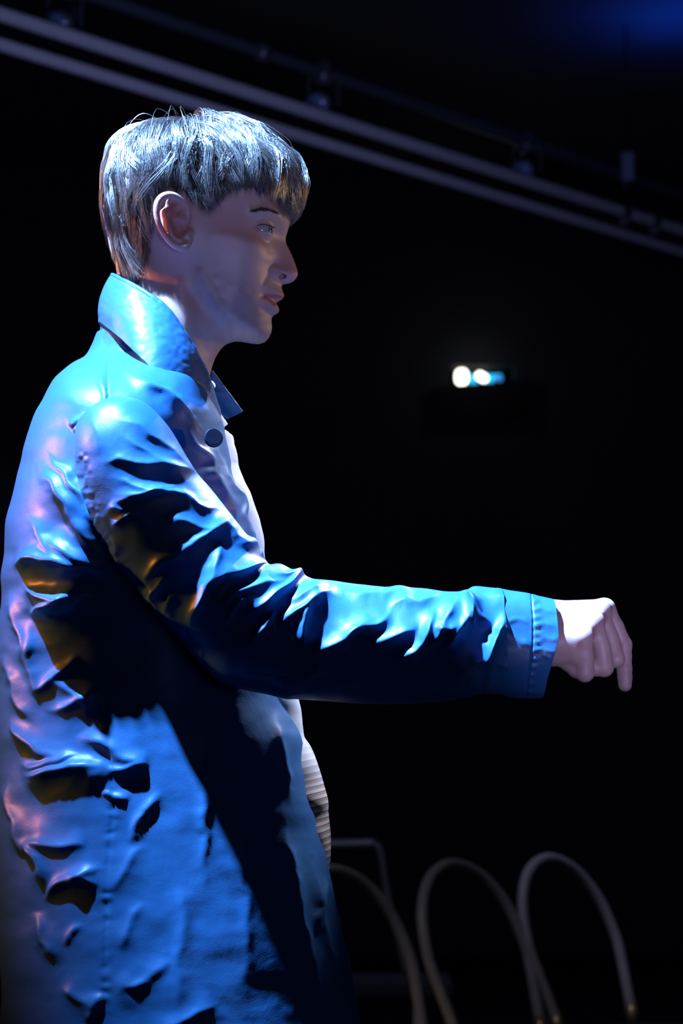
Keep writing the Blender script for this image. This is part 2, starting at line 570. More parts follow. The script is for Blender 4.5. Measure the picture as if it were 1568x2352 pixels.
def spotlight(px, drop, label):
    b = on_bar(px)
    root = empty('spotlight', tuple(b), label, 'spotlight', 'spotlights hanging on the dark bar')
    mesh_np('hook_clamp', *tube_vf([b + np.array([0, 0, 0.045]), b + np.array([0, 0, -0.05])], 0.034, 14), M_fix, root)
    c = b + np.array([0, 0, -drop])
    for s in (-1, 1):
        mesh_np('yoke_arm', *merge([box_vf(c + np.array([s * 0.062, 0, 0.03]), (0.006, 0.03, 0.12))]), M_fix, root, False)
    mesh_np('yoke_bar', *box_vf(c + np.array([0, 0, 0.092]), (0.13, 0.03, 0.006)), M_fix, root, False)
    d = np.array([-0.35, -0.75, -0.55]); d /= np.linalg.norm(d)
    prof = [(-0.075, 0.0), (-0.075, 0.034), (-0.05, 0.045), (0.03, 0.05), (0.032, 0.056), (0.075, 0.056), (0.075, 0.050)]
    pts = [c + d * a for a, _ in prof]
    v, f = tube_vf(np.array(pts) + d * np.linspace(0, 1e-4, len(pts))[:, None], [max(b_, 1e-4) for _, b_ in prof], 24, False)
    mesh_np('lamp_body', v, f, M_fix, root)
    mesh_np('lens', *tube_vf([c + d * 0.060, c + d * 0.066], 0.050, 24), simple('lens_glass', (0.10, 0.16, 0.30), 0.08, 0, 0.1, 20), root)
    return root


spotlight(150, 0.13, 'small dark spotlight at the top left corner, hanging on the high bar')
spotlight(742, 0.115, 'small dark spotlight above the fringe, between the corner one and the right one')
spotlight(1208, 0.115, 'small dark spotlight right of the middle on the high bar')
b = on_bar(598)
cl = mesh_np('pipe_coupler', *tube_vf([b + DIRV * -0.02, b + DIRV * 0.03], 0.04, 16), M_fix)
tag(cl, 'narrow steel coupler on the high dark bar left of the spotlights', 'coupler')
# hanging box at the right
bb = P(1440, 385, 8.4)
hb = empty('hanging_speaker', tuple(bb + np.array([0, 0, 0.07])), 'narrow upright grey box hanging at the upper right', 'speaker')
v, f = box_vf(bb, (0.055, 0.06, 0.135))
o = mesh_np('box_body', v, f, simple('grey_plastic', (0.10, 0.12, 0.2), 0.5), hb, False)
mesh_np('hanging_rod', *tube_vf([bb + np.array([0, 0, 0.06]), np.array([bb[0], bb[1], 4.62])], 0.004, 8), M_black, hb)
mesh_np('cable', *tube_vf([bb + np.array([-.008, 0, -0.06]), bb + np.array([-.012, 0, -0.11])], 0.006, 8), M_fix, hb)
for (px, py, lab) in ((1432, 503, 'left of the two small clamps under the upper pale pipe'), (1500, 523, 'right of the two small clamps under the upper pale pipe')):
    # put the clamp on the upper pale pipe
    c0 = P(784, 281, 6.8)
    t = min(np.linspace(-3.4, 3.6, 2000), key=lambda t: abs(proj(c0 + DIRV * t)[0] - px))
    b = c0 + DIRV * t
    v, f = merge([tube_vf([b - DIRV * 0.03, b + DIRV * 0.03], 0.031, 14), box_vf(b + np.array([0, 0, -0.045]), (0.04, 0.03, 0.04))])
    tag(mesh_np('pipe_clamp', v, f, M_fix, None, False), lab, 'clamp')


# ------------------------------------------------------------------ chairs
def hoop_pts(H=0.46, W=0.40, n=60):
    """hoop back outline in its own plane: x across, z up"""
    c = [(-W * 0.42, 0), (-W * 0.45, 0.08), (-W * 0.485, 0.16), (-W * 0.50, H - 0.21), (-W * 0.435, H - 0.11), (-W * 0.26, H - 0.032), (0, H),
         (W * 0.26, H - 0.032), (W * 0.435, H - 0.11), (W * 0.50, H - 0.21), (W * 0.485, 0.16), (W * 0.45, 0.08), (W * 0.42, 0)]
    return crom(c, n)


def bentwood_chair(bx, by, yaw, label, W=0.425, H=0.44, lean=0.32, sz=0.40):
    """bx,by: centre of the hoop's foot on the seat; yaw: facing direction"""
    root = empty('bentwood_chair', (bx, by, 0), label, 'chair', 'bentwood chairs standing in a row')
    fx = np.array([math.cos(yaw), math.sin(yaw), 0]); sx = np.array([-fx[1], fx[0], 0]); up = np.array([0, 0, 1.0])
    O = np.array([bx, by, 0.0])
    hp = hoop_pts(H, W)
    pts = [O + sx * a + up * (sz + z) - fx * (lean * z + 0.25 * z * z * 0.3) for a, z in hp]
    mesh_np('hoop_back', *tube_vf(pts, 0.0145, 14), M_wood, root)
    hp2 = crom([(-0.10, 0), (-0.115, 0.12), (-0.10, 0.24), (0, 0.31), (0.10, 0.24), (0.115, 0.12), (0.10, 0)], 40)
    for e in (0, -1):
        b_ = pts[e]
        mesh_np('back_ferrule', *tube_vf([b_ + (pts[e + (1 if e == 0 else -1)] - b_) * 0.1, b_ + (pts[1 if e == 0 else -2] - b_) * 3.2], 0.0175, 14), M_brass, root)
    sc = O + fx * 0.19
    n = 40
    a = np.linspace(0, 2 * np.pi, n, endpoint=False)
    rings = []
    for (r, z) in ((0.0, sz + 0.012), (0.15, sz + 0.016), (0.185, sz + 0.010), (0.19, sz)):
        rings.append(np.array([sc + (fx * math.cos(t) + sx * math.sin(t)) * r + up * z for t in a]))
    mesh_np('seat', np.concatenate(rings), grid_faces(4, n, True), M_seat, root)
    ring = [sc + (fx * math.cos(t) + sx * math.sin(t)) * 0.2 + up * (sz - 0.012) for t in a]
    mesh_np('seat_ring', *tube_vf(ring, 0.018, 12, closed=True), M_wood, root)
    for (u, s) in ((0.14, 1), (0.14, -1), (-0.13, 1), (-0.13, -1)):
        top = sc + fx * u + sx * s * 0.13 + up * (sz - 0.01)
        bot = sc + fx * (u * 1.45) + sx * s * 0.175
        mid = (top + bot) / 2 + (bot - top) * np.array([0.1, 0.1, 0])
        mesh_np('leg', *tube_vf(crom([top, mid, bot + up * 0.0], 10), np.linspace(0.0165, 0.012, 10), 12), M_wood, root)
    ring = [sc + (fx * math.cos(t) + sx * math.sin(t)) * 0.155 + up * 0.22 for t in a]
    mesh_np('stretcher_ring', *tube_vf(ring, 0.009, 10, closed=True), M_wood, root)
    return root


# apex column and distance of each chair
def place_chair(ax, depth, yaw, label, **kw):
    H = kw.get('H', 0.44); lean = kw.get('lean', 0.32)
    x = (ax - 784.0) / FPX * depth
    off = lean * H + 0.075 * H * H
    return bentwood_chair(x + math.cos(yaw) * off, depth - 2.5 + math.sin(yaw) * off, yaw, label, **kw)


YAW = math.radians(-38)
place_chair(1034, 6.0, YAW, 'pale hoop-backed chair in the middle of the row')
place_chair(1252, 6.33, YAW, 'pale hoop-backed chair at the right end of the row, its foot joint in sight')
place_chair(758, 5.67, YAW, 'pale hoop-backed chair half hidden behind the open coat')

# square-topped frame behind the first chair
fy = 4.6
pc = [P(700, 1942, fy), P(862, 1938, fy), P(874, 1965, fy), P(890, 2060, fy), P(905, 2150, fy)]
fb = P(905, 2150, fy)
sf = empty('square_frame_chair', (float(fb[0]), fy, 0), 'dim square-backed chair behind the half hidden hoop chair', 'chair')
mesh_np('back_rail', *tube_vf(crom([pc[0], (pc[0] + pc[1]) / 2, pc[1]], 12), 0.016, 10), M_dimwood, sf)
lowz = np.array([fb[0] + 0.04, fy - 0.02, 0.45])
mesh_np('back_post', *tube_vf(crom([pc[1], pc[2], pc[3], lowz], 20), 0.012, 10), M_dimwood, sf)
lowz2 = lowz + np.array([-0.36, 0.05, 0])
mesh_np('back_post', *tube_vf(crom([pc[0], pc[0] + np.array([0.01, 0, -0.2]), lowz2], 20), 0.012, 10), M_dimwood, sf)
mesh_np('seat', *box_vf((lowz + lowz2) / 2 + np.array([0.1, -0.16, 0]), (0.4, 0.4, 0.03)), M_seat, sf, False)
for dx in (0.0, 0.34):
    for dy in (0.02, -0.33):
        t = np.array([lowz2[0] + 0.04 + dx, fy + dy, 0.44])
        mesh_np('leg', *tube_vf([t, t * np.array([1, 1, 0])], 0.013, 10), M_wood, sf)

# ================================================================== THE MAN
man = empty('person', (-0.17, 0.0, 0.0), 'man in profile in a glossy blue coat with raised collar, pointing down with outstretched arm', 'person')

# ---------------------------------------------------------------- head + neck
SKULL = [(648, 446), (659, 470), (661.5, 486), (665.5, 500), (666, 512), (661.5, 528), (656, 545), (657, 559), (661, 567), (667, 579),
         (675, 598), (680.5, 613), (683.5, 624), (684, 631), (681, 638), (674, 645.5), (664, 650.5), (655, 652), (648, 653.5), (646.5, 658), (647.5, 665),
         (650, 672), (652.3, 678), (652, 682.5), (648, 686.5), (641, 691), (634.5, 695.2), (633.5, 697.3), (636, 700.5), (639.5, 705.5),
         (641.3, 711), (639.5, 717.5), (633, 721.5), (627, 724.5), (624, 730), (623.4, 739), (624.6, 750), (623, 763), (617.5, 775.5),
         (609, 785), (594, 789.7), (576, 788), (555, 783.5), (538, 782.8), (522, 786.8), (512, 793.5), (502, 806), (494, 820), (486, 842),
         (480, 866), (478, 900), (485, 940), (490, 1000), (300, 1010), (270, 900), (276, 800), (292, 720), (296, 660), (286, 600),
         (268, 560), (256, 520), (249, 470), (250, 420), (262, 370), (285, 330), (320, 312), (370, 294), (430, 286), (490, 288), (545, 303),
         (590, 318), (622, 362), (640, 410)]
HW = [  # x, y, half width of the head in mm at this point of the profile view
    (430, 300, 48), (500, 300, 46), (560, 330, 44), (360, 310, 50), (300, 360, 52), (400, 370, 70), (480, 370, 68), (550, 390, 62), (600, 400, 52),
    (330, 430, 70), (400, 440, 73), (480, 440, 71), (550, 450, 65), (605, 445, 54), (640, 452, 38), (275, 470, 48), (652, 480, 34),
    (300, 530, 60), (360, 520, 74), (430, 520, 74), (500, 510, 67), (560, 505, 60), (600, 500, 51.5), (640, 503, 37), (660, 506, 22),
    (585, 518, 53), (615, 516, 48), (645, 518, 30),
    (550, 545, 61.5), (578, 545, 52), (592, 560, 49), (645, 545, 12), (637, 548, 15.5), (629, 552, 22), (652, 556, 7),
    (300, 600, 50), (360, 590, 66), (430, 580, 71), (490, 570, 68), (530, 580, 65.5), (565, 590, 60), (592, 590, 53), (612, 582, 41), (628, 580, 25), (645, 580, 12), (660, 585, 8),
    (612, 610, 38), (630, 608, 19), (645, 610, 15), (668, 615, 9), (622, 622, 22), (634, 630, 18.5), (646, 636, 18), (660, 634, 14), (675, 630, 9.5), (620, 640, 24),
    (648, 650, 12), (540, 620, 60), (580, 630, 51), (600, 640, 39), (490, 640, 60), (430, 640, 60), (370, 650, 56), (320, 650, 48),
    (560, 670, 50), (590, 670, 40), (612, 668, 29), (632, 668, 19), (645, 670, 12), (609, 688, 26), (625, 684, 21), (590, 700, 37), (560, 700, 46), (610, 704, 27), (628, 706, 18),
    (520, 680, 54), (480, 690, 55), (450, 690, 56), (540, 730, 45), (500, 730, 50), (575, 735, 34), (600, 735, 26), (615, 735, 19), (612, 755, 19), (595, 765, 23), (570, 765, 30),
    (535, 762, 38), (505, 762, 44), (460, 740, 54), (400, 720, 58), (340, 720, 56), (440, 800, 55), (380, 800, 62), (330, 800, 62), (480, 800, 42), (460, 880, 58), (380, 900, 70), (300, 900, 70), (460, 980, 70), (320, 980, 80)]
RR = [  # local rounding distance from the outline, mm
    (430, 440, 75), (430, 290, 60), (270, 440, 60), (600, 330, 42), (640, 440, 20), (660, 500, 14), (655, 550, 7), (675, 600, 8), (680, 630, 9), (655, 655, 8), (650, 680, 9),
    (636, 698, 8), (640, 712, 9), (624, 735, 14), (620, 770, 17), (590, 788, 16), (550, 780, 16), (510, 792, 18), (490, 850, 30), (480, 950, 40), (290, 700, 40), (280, 600, 45), (300, 900, 50),
    (450, 700, 60), (560, 620, 45), (600, 700, 22), (540, 480, 50)]


def scale_px():
    return 2150.0


def head_mesh():
    h = 0.0016
    lo = (P(236, 900, 0)[0], -0.102, P(500, 1000, 0)[2]); hi = (P(700, 900, 0)[0], 0.102, P(500, 250, 0)[2])
    X = vgrid(lo, hi, h)
    xs = X[0][:, 0, :]; zs = X[2][:, 0, :]
    PX, PY = proj(np.stack([xs, np.zeros_like(xs), zs], -1))
    k = 0.000465
    sm = [tuple(a) for a in SKULL]
    s = poly_sdf(sm, PX, PY) * k
    W = np.maximum(rbf(HW, PX, PY, 0.02), 3.0) * 0.001
    R = np.clip(rbf(RR, PX, PY, 0.05), 6.0, 80.0) * 0.001

    def dseg(ax, ay, bx, by):
        ex, ey = bx - ax, by - ay
        t = np.clip(((PX - ax) * ex + (PY - ay) * ey) / (ex * ex + ey * ey), 0, 1)
        return np.hypot(PX - ax - t * ex, PY - ay - t * ey), t

    def dpl(pts):
        return np.min([dseg(*a, *b)[0] for a, b in zip(pts[:-1], pts[1:])], 0)

    g = lambda d, w_: np.exp(-(d / w_) ** 2)
    # creases and relief of the cheek side (metres)
    W -= 0.0030 * g(dpl([(640, 696), (625, 692), (606, 689)]), 2.6)               # mouth line
    W -= 0.0012 * g(dpl([(609, 688), (602, 694)]), 5)
    W += 0.0016 * g(dpl([(648, 683), (628, 685), (613, 688)]), 4)                # upper lip
    W += 0.0016 * g(dpl([(640, 709), (626, 704), (613, 696)]), 5)                # lower lip
    W -= 0.0020 * g(dpl([(622, 727), (606, 718)]), 8)
    W -= 0.0022 * g(dpl([(632, 612), (621, 622), (617, 640), (606, 664)]), 5)      # wing of the nose, cheek fold
    W += 0.0018 * g(dpl([(636, 625), (630, 636), (640, 645)]), 8)
    W -= 0.0016 * g(dpl([(597, 562), (615, 574), (622, 590)]), 7)                 # under the eye
    W += 0.0020 * g(dpl([(582, 512), (612, 505), (648, 514)]), 9)                 # brow
    W -= 0.0022 * g(dpl([(600, 529), (622, 530)]), 6)
    W += 0.0022 * g(dpl([(470, 655), (500, 712), (548, 752), (590, 768)]), 13)      # jaw edge
    W -= 0.0035 * g(dpl([(452, 700), (492, 752), (535, 780)]), 18)
    W += 0.0020 * g(dpl([(420, 680), (445, 770), (470, 880)]), 15)                # neck muscle
    W += 0.0015 * g(dpl([(500, 572), (545, 575), (585, 583)]), 15)                # cheek bone
    W = np.maximum(W, 0.003)
    R = np.minimum(R, np.maximum(W * 1.6, 0.004))
    a = np.abs(X[1]) / W[:, None, :]
    b = (np.maximum(R - s, 0) / R)[:, None, :]
    q = np.sqrt(a * a + b * b)
    F = (q - 1) * (np.minimum(W, R) * 0.8)[:, None, :]
    Y = -np.abs(X[1])
    A = [X[0], Y, X[2]]
    p3 = lambda px, py, y: P(px, py, 0) * np.array([1, 0, 1]) + np.array([0, y, 0])
    # eye lids over the eyeball, then the opening between them
    ec = p3(600.5, 544.5, -0.0325)
    F = smin(F, ell(A, ec, (0.0130, 0.0130, 0.0130)), 0.0035)
    op = [(588.5, 545.5), (595, 539.5), (604, 536.8), (614, 536.6), (622, 539), (629, 546), (620, 549.5), (608, 551), (597, 549.5)]
    so = poly_sdf(op, PX, PY) * k
    cut = smax(-so[:, None, :] * np.ones_like(Y), Y + 0.021, 0.001)
    F = np.maximum(F, -cut)
    # nostril
    F = smax(F, -rcone(A, p3(648, 641, -0.0125), p3(655, 634, -0.006), 0.0035, 0.003), 0.0012)
    # ears
    def E(px, py, y):
        return p3(px, py, y)
    plate = rcone(A, E(430, 545, -0.073), E(398, 530, -0.085), 0.0055, 0.0045)
    plate = smin(plate, rcone(A, E(428, 575, -0.071), E(405, 565, -0.082), 0.0055, 0.004), 0.006)
    plate = smin(plate, rcone(A, E(425, 515, -0.074), E(403, 505, -0.082), 0.005, 0.0035), 0.006)
    plate = smin(plate, rcone(A, E(432, 600, -0.073), E(418, 592, -0.078), 0.0045, 0.0045), 0.006)
    plate = smin(plate, rcone(A, E(388, 530, -0.084), E(390, 560, -0.083), 0.0035, 0.0035), 0.006)
    hel = [(433, 550, -.0755, 2.6), (443, 535, -.0765, 2.8), (440, 512, -.0790, 3.2), (426, 498, -.0830, 3.5), (406, 491.5, -.0875, 3.6), (388, 497, -.0915, 3.7),
           (377, 512, -.0940, 3.6), (374.5, 533, -.0940, 3.4), (379, 556, -.0925, 3.2), (389, 577, -.0895, 3.1), (402, 593, -.0855, 3.3), (417, 603, -.0820, 4.0),
           (431, 605, -.0790, 4.8), (441, 597, -.0765, 4.2), (446, 585, -.0745, 3.4)]
    hel = crom([(*E(p_[0], p_[1], p_[2]), p_[3] * 0.001) for p_ in hel], 34)
    rim = None
    for i in range(len(hel) - 1):
        d = rcone(A, hel[i][:3], hel[i + 1][:3], hel[i][3], hel[i + 1][3])
        rim = d if rim is None else np.minimum(rim, d)
    ant = crom([(*E(*p_[:3]), p_[3] * .001) for p_ in [(418, 512, -.0810, 2.2), (404, 522, -.0850, 2.6), (398, 545, -.0865, 2.8), (402, 568, -.0860, 2.8), (413, 584, -.0835, 3.0), (424, 589, -.0810, 3.0)]], 14)
    an = None
    for i in range(len(ant) - 1):
        d = rcone(A, ant[i][:3], ant[i + 1][:3], ant[i][3], ant[i + 1][3])
        an = d if an is None else np.minimum(an, d)
    ear = smin(plate, rim, 0.004)
    ear = smin(ear, an, 0.003)
    ear = smin(ear, rcone(A, E(446, 568, -.0745), E(440, 578, -.0785), 0.0035, 0.0034), 0.003)
    ear = smin(ear, ell(A, E(408, 546, -.0785), (0.0135, 0.0052, 0.0215)), 0.004)
    ear = smax(ear, -ell(A, E(424, 566, -.0850), (0.0068, 0.0075, 0.0090)), 0.002)
    ear = smax(ear, -rcone(A, E(420, 525, -.0850), E(412, 545, -.0875), 0.0022, 0.0028), 0.002)
    F = smin(F, ear, 0.0045)
    V, Q = surface_nets(F, lo, h)
    return V, Q


def attr_fields(V):
    u, v = proj(V)
    # head-side masks use the mid plane projection so that both sides match
    PXm, PYm = proj(V * np.array([1, 0, 1]))
    g = lambda x, y, r: np.exp(-(((PXm - x) ** 2 + (PYm - y) ** 2) / r ** 2))
    n = NZ[0](PXm / 14, PYm / 14)
    scalp_poly = [(200, 200), (760, 200), (760, 400), (655, 452), (610, 448), (560, 462), (528, 478), (512, 505), (490, 527), (468, 520), (460, 490), (430, 478), (400, 478), (372, 492), (362, 530), (362, 575), (345, 640), (300, 700), (240, 700)]
    d = poly_sdf(scalp_poly, PXm, PYm)
    ear_zone = (np.abs(V[:, 1]) > 0.0735) & (PXm > 360) & (PXm < 460) & (PYm > 480) & (PYm < 620)
    sc = np.clip((d + 4 + n * 5) / 14, 0, 1)
    sc[ear_zone] = 0
    red = np.clip(0.75 * g(405, 545, 42) * ear_zone + 0.10 * g(540, 560, 45) + 0.25 * g(655, 625, 28) + 0.2 * g(400, 700, 20), 0, 1)
    st = np.clip(0.42 * (g(600, 750, 45) + g(560, 720, 55) + g(520, 700, 50) + g(628, 668, 16) + 0.6 * g(490, 650, 40)) * (0.8 + 0.5 * n), 0, 0.55)
    def dpl(pts):
        o = 1e9
        for (ax, ay), (bx, by) in zip(pts[:-1], pts[1:]):
            ex, ey = bx - ax, by - ay
            t = np.clip(((PXm - ax) * ex + (PYm - ay) * ey) / (ex * ex + ey * ey), 0, 1)
            o = np.minimum(o, np.hypot(PXm - ax - t * ex, PYm - ay - t * ey))
        return o
    lip = np.clip(1.6 - dpl([(650, 683), (630, 686), (612, 688)]) / 3.2, 0, 1) + np.clip(1.7 - dpl([(642, 709), (628, 703), (614, 693)]) / 5.0, 0, 1)
    inner = poly_sdf([(588, 545), (596, 539), (614, 536.5), (624, 540), (630, 547), (618, 550), (600, 550)], PXm, PYm)
    lip = np.clip(lip, 0, 0.85)
    return dict(red=red, stubble=st, lip=lip, scalp=sc)


# ---------------------------------------------------------------- hand and forearm (near side)
def hand_mesh():
    h = 0.0011
    lo = P(1150, 1640, -0.235) * np.array([1, 0, 1]) + np.array([0, -0.235, 0]); hi = P(1475, 1350, -0.09)
    lo = np.minimum(lo, P(1150, 1640, -0.09)); hi = np.maximum(hi, P(1475, 1350, -0.235)); lo[1] = -0.235; hi[1] = -0.085
    A = vgrid(lo, hi, h)
    def c(a, b):
        return rcone(A, P(*a[:3]), P(*b[:3]), a[3] * .001, b[3] * .001)
    # forearm, wrist, palm
    F = smin(c((1140, 1448, -.140, 27), (1262, 1436, -.150, 21.5)), c((1140, 1478, -.170, 26), (1262, 1476, -.176, 21.0)), 0.012)
    kn = [(1387, 1399, -.128, 10.2), (1377, 1404, -.153, 10.4), (1362, 1430, -.177, 10.2), (1336, 1464, -.196, 10.2)]
    wr = [(1262, 1408, -.138, 12), (1262, 1418, -.152, 13), (1256, 1445, -.178, 16), (1262, 1478, -.188, 16.5)]
    for a, b in zip(wr, kn):
        F = smin(F, c(a, b), 0.013)
    F = smin(F, c((1268, 1503, -.180, 9.5), (1322, 1500, -.190, 13)), 0.010)      # heel of the hand
    # a soft web between the knuckles
    for a, b in zip(kn[:-1], kn[1:]):
        F = smin(F, c(tuple(a[:3]) + (9,), tuple(b[:3]) + (9,)), 0.006)
    fing = [
        [(1389, 1400, -.128, 10.0), (1412, 1440, -.127, 8.9), (1431.5, 1481, -.126, 8.6), (1432, 1508, -.127, 7.9), (1433, 1535, -.128, 7.9), (1434.5, 1556, -.129, 7.3), (1435, 1573, -.130, 6.9)],
        [(1378, 1404, -.153, 10.0), (1400, 1462, -.155, 8.6), (1414.5, 1514, -.157, 8.6), (1395, 1518, -.152, 8.0), (1370, 1505, -.146, 7.8), (1362, 1482, -.146, 7.0)],
        [(1363, 1432, -.177, 10.2), (1380, 1485, -.177, 9.4), (1386, 1532, -.176, 9.8), (1366, 1533, -.176, 8.6), (1340, 1522, -.168, 8.0), (1332, 1498, -.165, 7.0)],
        [(1337, 1466, -.197, 10.4), (1342, 1505, -.194, 9.2), (1342.5, 1545, -.190, 9.2), (1322, 1539, -.186, 7.6), (1303, 1525, -.182, 7.0), (1296, 1505, -.182, 6.4)]]
    fs = []
    for ch in fing:
        d = None
        for a, b in zip(ch[:-1], ch[1:]):
            e = c(a, b)
            d = e if d is None else smin(d, e, 0.0022)
        fs.append(d)
    th = None
    for a, b in zip([(1282, 1462, -.128, 13), (1322, 1490, -.118, 10.5), (1362, 1503, -.116, 9), (1384, 1512, -.124, 8)][:-1], [(1282, 1462, -.128, 13), (1322, 1490, -.118, 10.5), (1362, 1503, -.116, 9), (1384, 1512, -.124, 8)][1:]):
        e = c(a, b)
        th = e if th is None else smin(th, e, 0.003)
    Fg = fs[0]
    for d in fs[1:]:
        Fg = smin(Fg, d, 0.0013)
    F = smin(F, Fg, 0.0045)
    F = smin(F, th, 0.004)
    # dents between the knuckles
    for a, b in zip(kn[:-1], kn[1:]):
        m = (P(*a[:3]) + P(*b[:3])) / 2
        dn = m + np.array([0.013, -0.010, -0.012])
        F = smax(F, -ell(A, dn, (0.006, 0.004, 0.010)), 0.006)
    # crease by the little finger
    F = smax(F, -rcone(A, P(1309, 1526, -.206), P(1330, 1519, -.212), 0.0016, 0.001), 0.003)
    V, Q = surface_nets(F, lo, h)
    return V, Q


# ---------------------------------------------------------------- rest of the body, under the clothes
def body_mesh():
    h = 0.008
    lo = (-0.46, -0.30, 0.02); hi = (0.22, 0.30, 1.62)
    A = vgrid(lo, hi, h)
    def c(a, b, ra, rb):
        return rcone(A, a, b, ra, rb)
    bx = -0.17
    F = ell(A, (bx - 0.05, 0, 1.32), (0.075, 0.140, 0.15))
    F = smin(F, ell(A, (bx - 0.02, 0, 1.10), (0.075, 0.115, 0.19)), 0.05)
    F = smin(F, ell(A, (bx - 0.01, 0, 0.96), (0.09, 0.13, 0.12)), 0.05)
    F = smin(F, c((bx - 0.03, 0, 1.38), (bx - 0.02, 0, 1.52), 0.05, 0.042), 0.03)
    for s in (-1, 1):
        F = smin(F, c((bx - 0.03, s * 0.03, 1.43), (bx - 0.035, s * 0.145, 1.405), 0.04, 0.042), 0.04)
        F = smin(F, c((bx - 0.01, s * 0.085, 0.93), (bx, s * 0.10, 0.50), 0.075, 0.05), 0.04)
        F = smin(F, c((bx, s * 0.10, 0.50), (bx - 0.01, s * 0.105, 0.10), 0.046, 0.034), 0.02)
    # near arm, raised forward; far arm, elbow back
    e1 = P(470, 1400, -.17); w1 = P(1200, 1470, -.16)
    F = smin(F, c((bx - 0.035, -0.160, 1.40), e1, 0.042, 0.036), 0.03)
    F = smin(F, c(e1, w1, 0.034, 0.024), 0.01)
    F = smin(F, c((bx - 0.035, 0.160, 1.40), (-0.345, 0.235, 1.16), 0.042, 0.036), 0.03)
    F = smin(F, c((-0.345, 0.235, 1.16), (-0.19, 0.22, 0.97), 0.034, 0.026), 0.01)
    V, Q = surface_nets(F, lo, h)
    return V, Q


hv, hf = head_mesh()
ha = attr_fields(hv)
gv, gf = hand_mesh()
bv, bf = body_mesh()
V, Fc = merge([(hv, hf), (gv, gf), (bv, bf)])
n1, n2, n3 = len(hv), len(gv), len(bv)
# knuckles a little redder
gx, gy = proj(gv)
gr = np.zeros(n2)
for (x, y, r) in ((1384, 1425, 18), (1431, 1480, 10), (1434, 1535, 10), (1355, 1440, 16), (1330, 1480, 16)):
    gr += 0.35 * np.exp(-((gx - x) ** 2 + (gy - y) ** 2) / r ** 2)
at = {k: np.concatenate([ha[k], (np.clip(gr, 0, 0.4) if k == 'red' else np.zeros(n2)), np.zeros(n3)]) for k in ha}
body = mesh_np('body', V, Fc, M_skin, man, True, at)

# fingernail of the pointing finger and eye
M_sclera, tr, bs = nt('eye')
bs.inputs['Roughness'].default_value = 0.08
ag = tr.nodes.new('ShaderNodeAttribute'); ag.attribute_name = 'iris'
rp = tr.nodes.new('ShaderNodeValToRGB')
e_ = rp.color_ramp.elements
e_[0].position = 0.0; e_[0].color = (0.40, 0.38, 0.38, 1)
e_[1].position = 1.0; e_[1].color = (0.003, 0.003, 0.004, 1)
for p_, c_ in ((0.28, (0.40, 0.38, 0.38, 1)), (0.34, (0.03, 0.09, 0.12, 1)), (0.60, (0.10, 0.30, 0.36, 1)), (0.70, (0.003, 0.003, 0.004, 1))):
    q_ = rp.color_ramp.elements.new(p_); q_.color = c_
tr.links.new(ag.outputs['Fac'], rp.inputs['Fac']); tr.links.new(rp.outputs['Color'], bs.inputs['Base Color'])
for s in (-1, 1):
    ec = P(600.5, 544.5, 0) * np.array([1, 0, 1]) + np.array([0, s * 0.0325, 0])
    v, f = blob((0, 0, 0), (1, 1, 1), 0, 48, 2.0)
    gz = np.array([0.965, s * 0.22, -0.08]); gz /= np.linalg.norm(gz)
    ca = v @ gz
    ang = np.degrees(np.arccos(np.clip(ca, -1, 1)))
    r = 0.0120 + 0.0009 * np.clip((30 - ang) / 12, 0, 1)
    iris = np.clip(1 - ang / 45.0, 0, 1)
    mesh_np('eyeball', ec + v * r[:, None], f, M_sclera, man, True, dict(iris=iris))


# ---------------------------------------------------------------- hair
HAIR = [(262, 634), (252, 600), (246, 560), (236, 522), (229, 480), (228, 430), (233, 370), (246, 335), (268, 312), (300, 290), (340, 268), (390, 254),
        (440, 250), (490, 254), (540, 266), (590, 282), (628, 308), (662, 332), (690, 356), (706, 392), (714, 430), (709, 470), (694, 505), (672, 530),
        (640, 560), (600, 640), (500, 760), (300, 780), (272, 700)]


def hair_radius():
    """outer hair shell as a radius table over polar angle / azimuth around the crown axis"""
    ctr = P(455, 440, 0)
    na, nb = 90, 120
    al = np.linspace(0.0, math.radians(165), na)[:, None]; ph = np.linspace(0, 2 * np.pi, nb, endpoint=False)[None]
    K = np.array([-0.24, 0, 0.97]); K /= np.linalg.norm(K)
    Fw = np.array([K[2], 0, -K[0]]); Sd = np.array([0, -1.0, 0])
    D = (np.cos(al)[..., None] * K + np.sin(al)[..., None] * (np.cos(ph)[..., None] * Fw + np.sin(ph)[..., None] * Sd))
    def inside(r):
        p = ctr + D * r[..., None]
        px, py = proj(p * np.array([1, 0, 1]))
        s = poly_sdf(HAIR, px, py) * 0.000465
        W = np.clip(np.interp(py, [250, 300, 360, 430, 500, 560, 640], [70, 79, 88, 93, 93, 88, 75]) * np.interp(px, [230, 300, 400, 500, 600, 700], [0.86, 0.99, 1.0, 1.0, 0.84, 0.62]), 20, 100) * 0.001
        R = 0.062
        return (p[..., 1] / W) ** 2 + (np.maximum(R - s, 0) / R) ** 2 - 1 < 0
    lo = np.full(D.shape[:2], 0.0); hi = np.full(D.shape[:2], 0.2)
    for _ in range(16):
        m = (lo + hi) / 2
        i = inside(m)
        lo = np.where(i, m, lo); hi = np.where(i, hi, m)
    return ctr, K, Fw, Sd, lo, al[:, 0], ph[0]


HC, HK, HF, HS, HT, HA, HP = hair_radius()


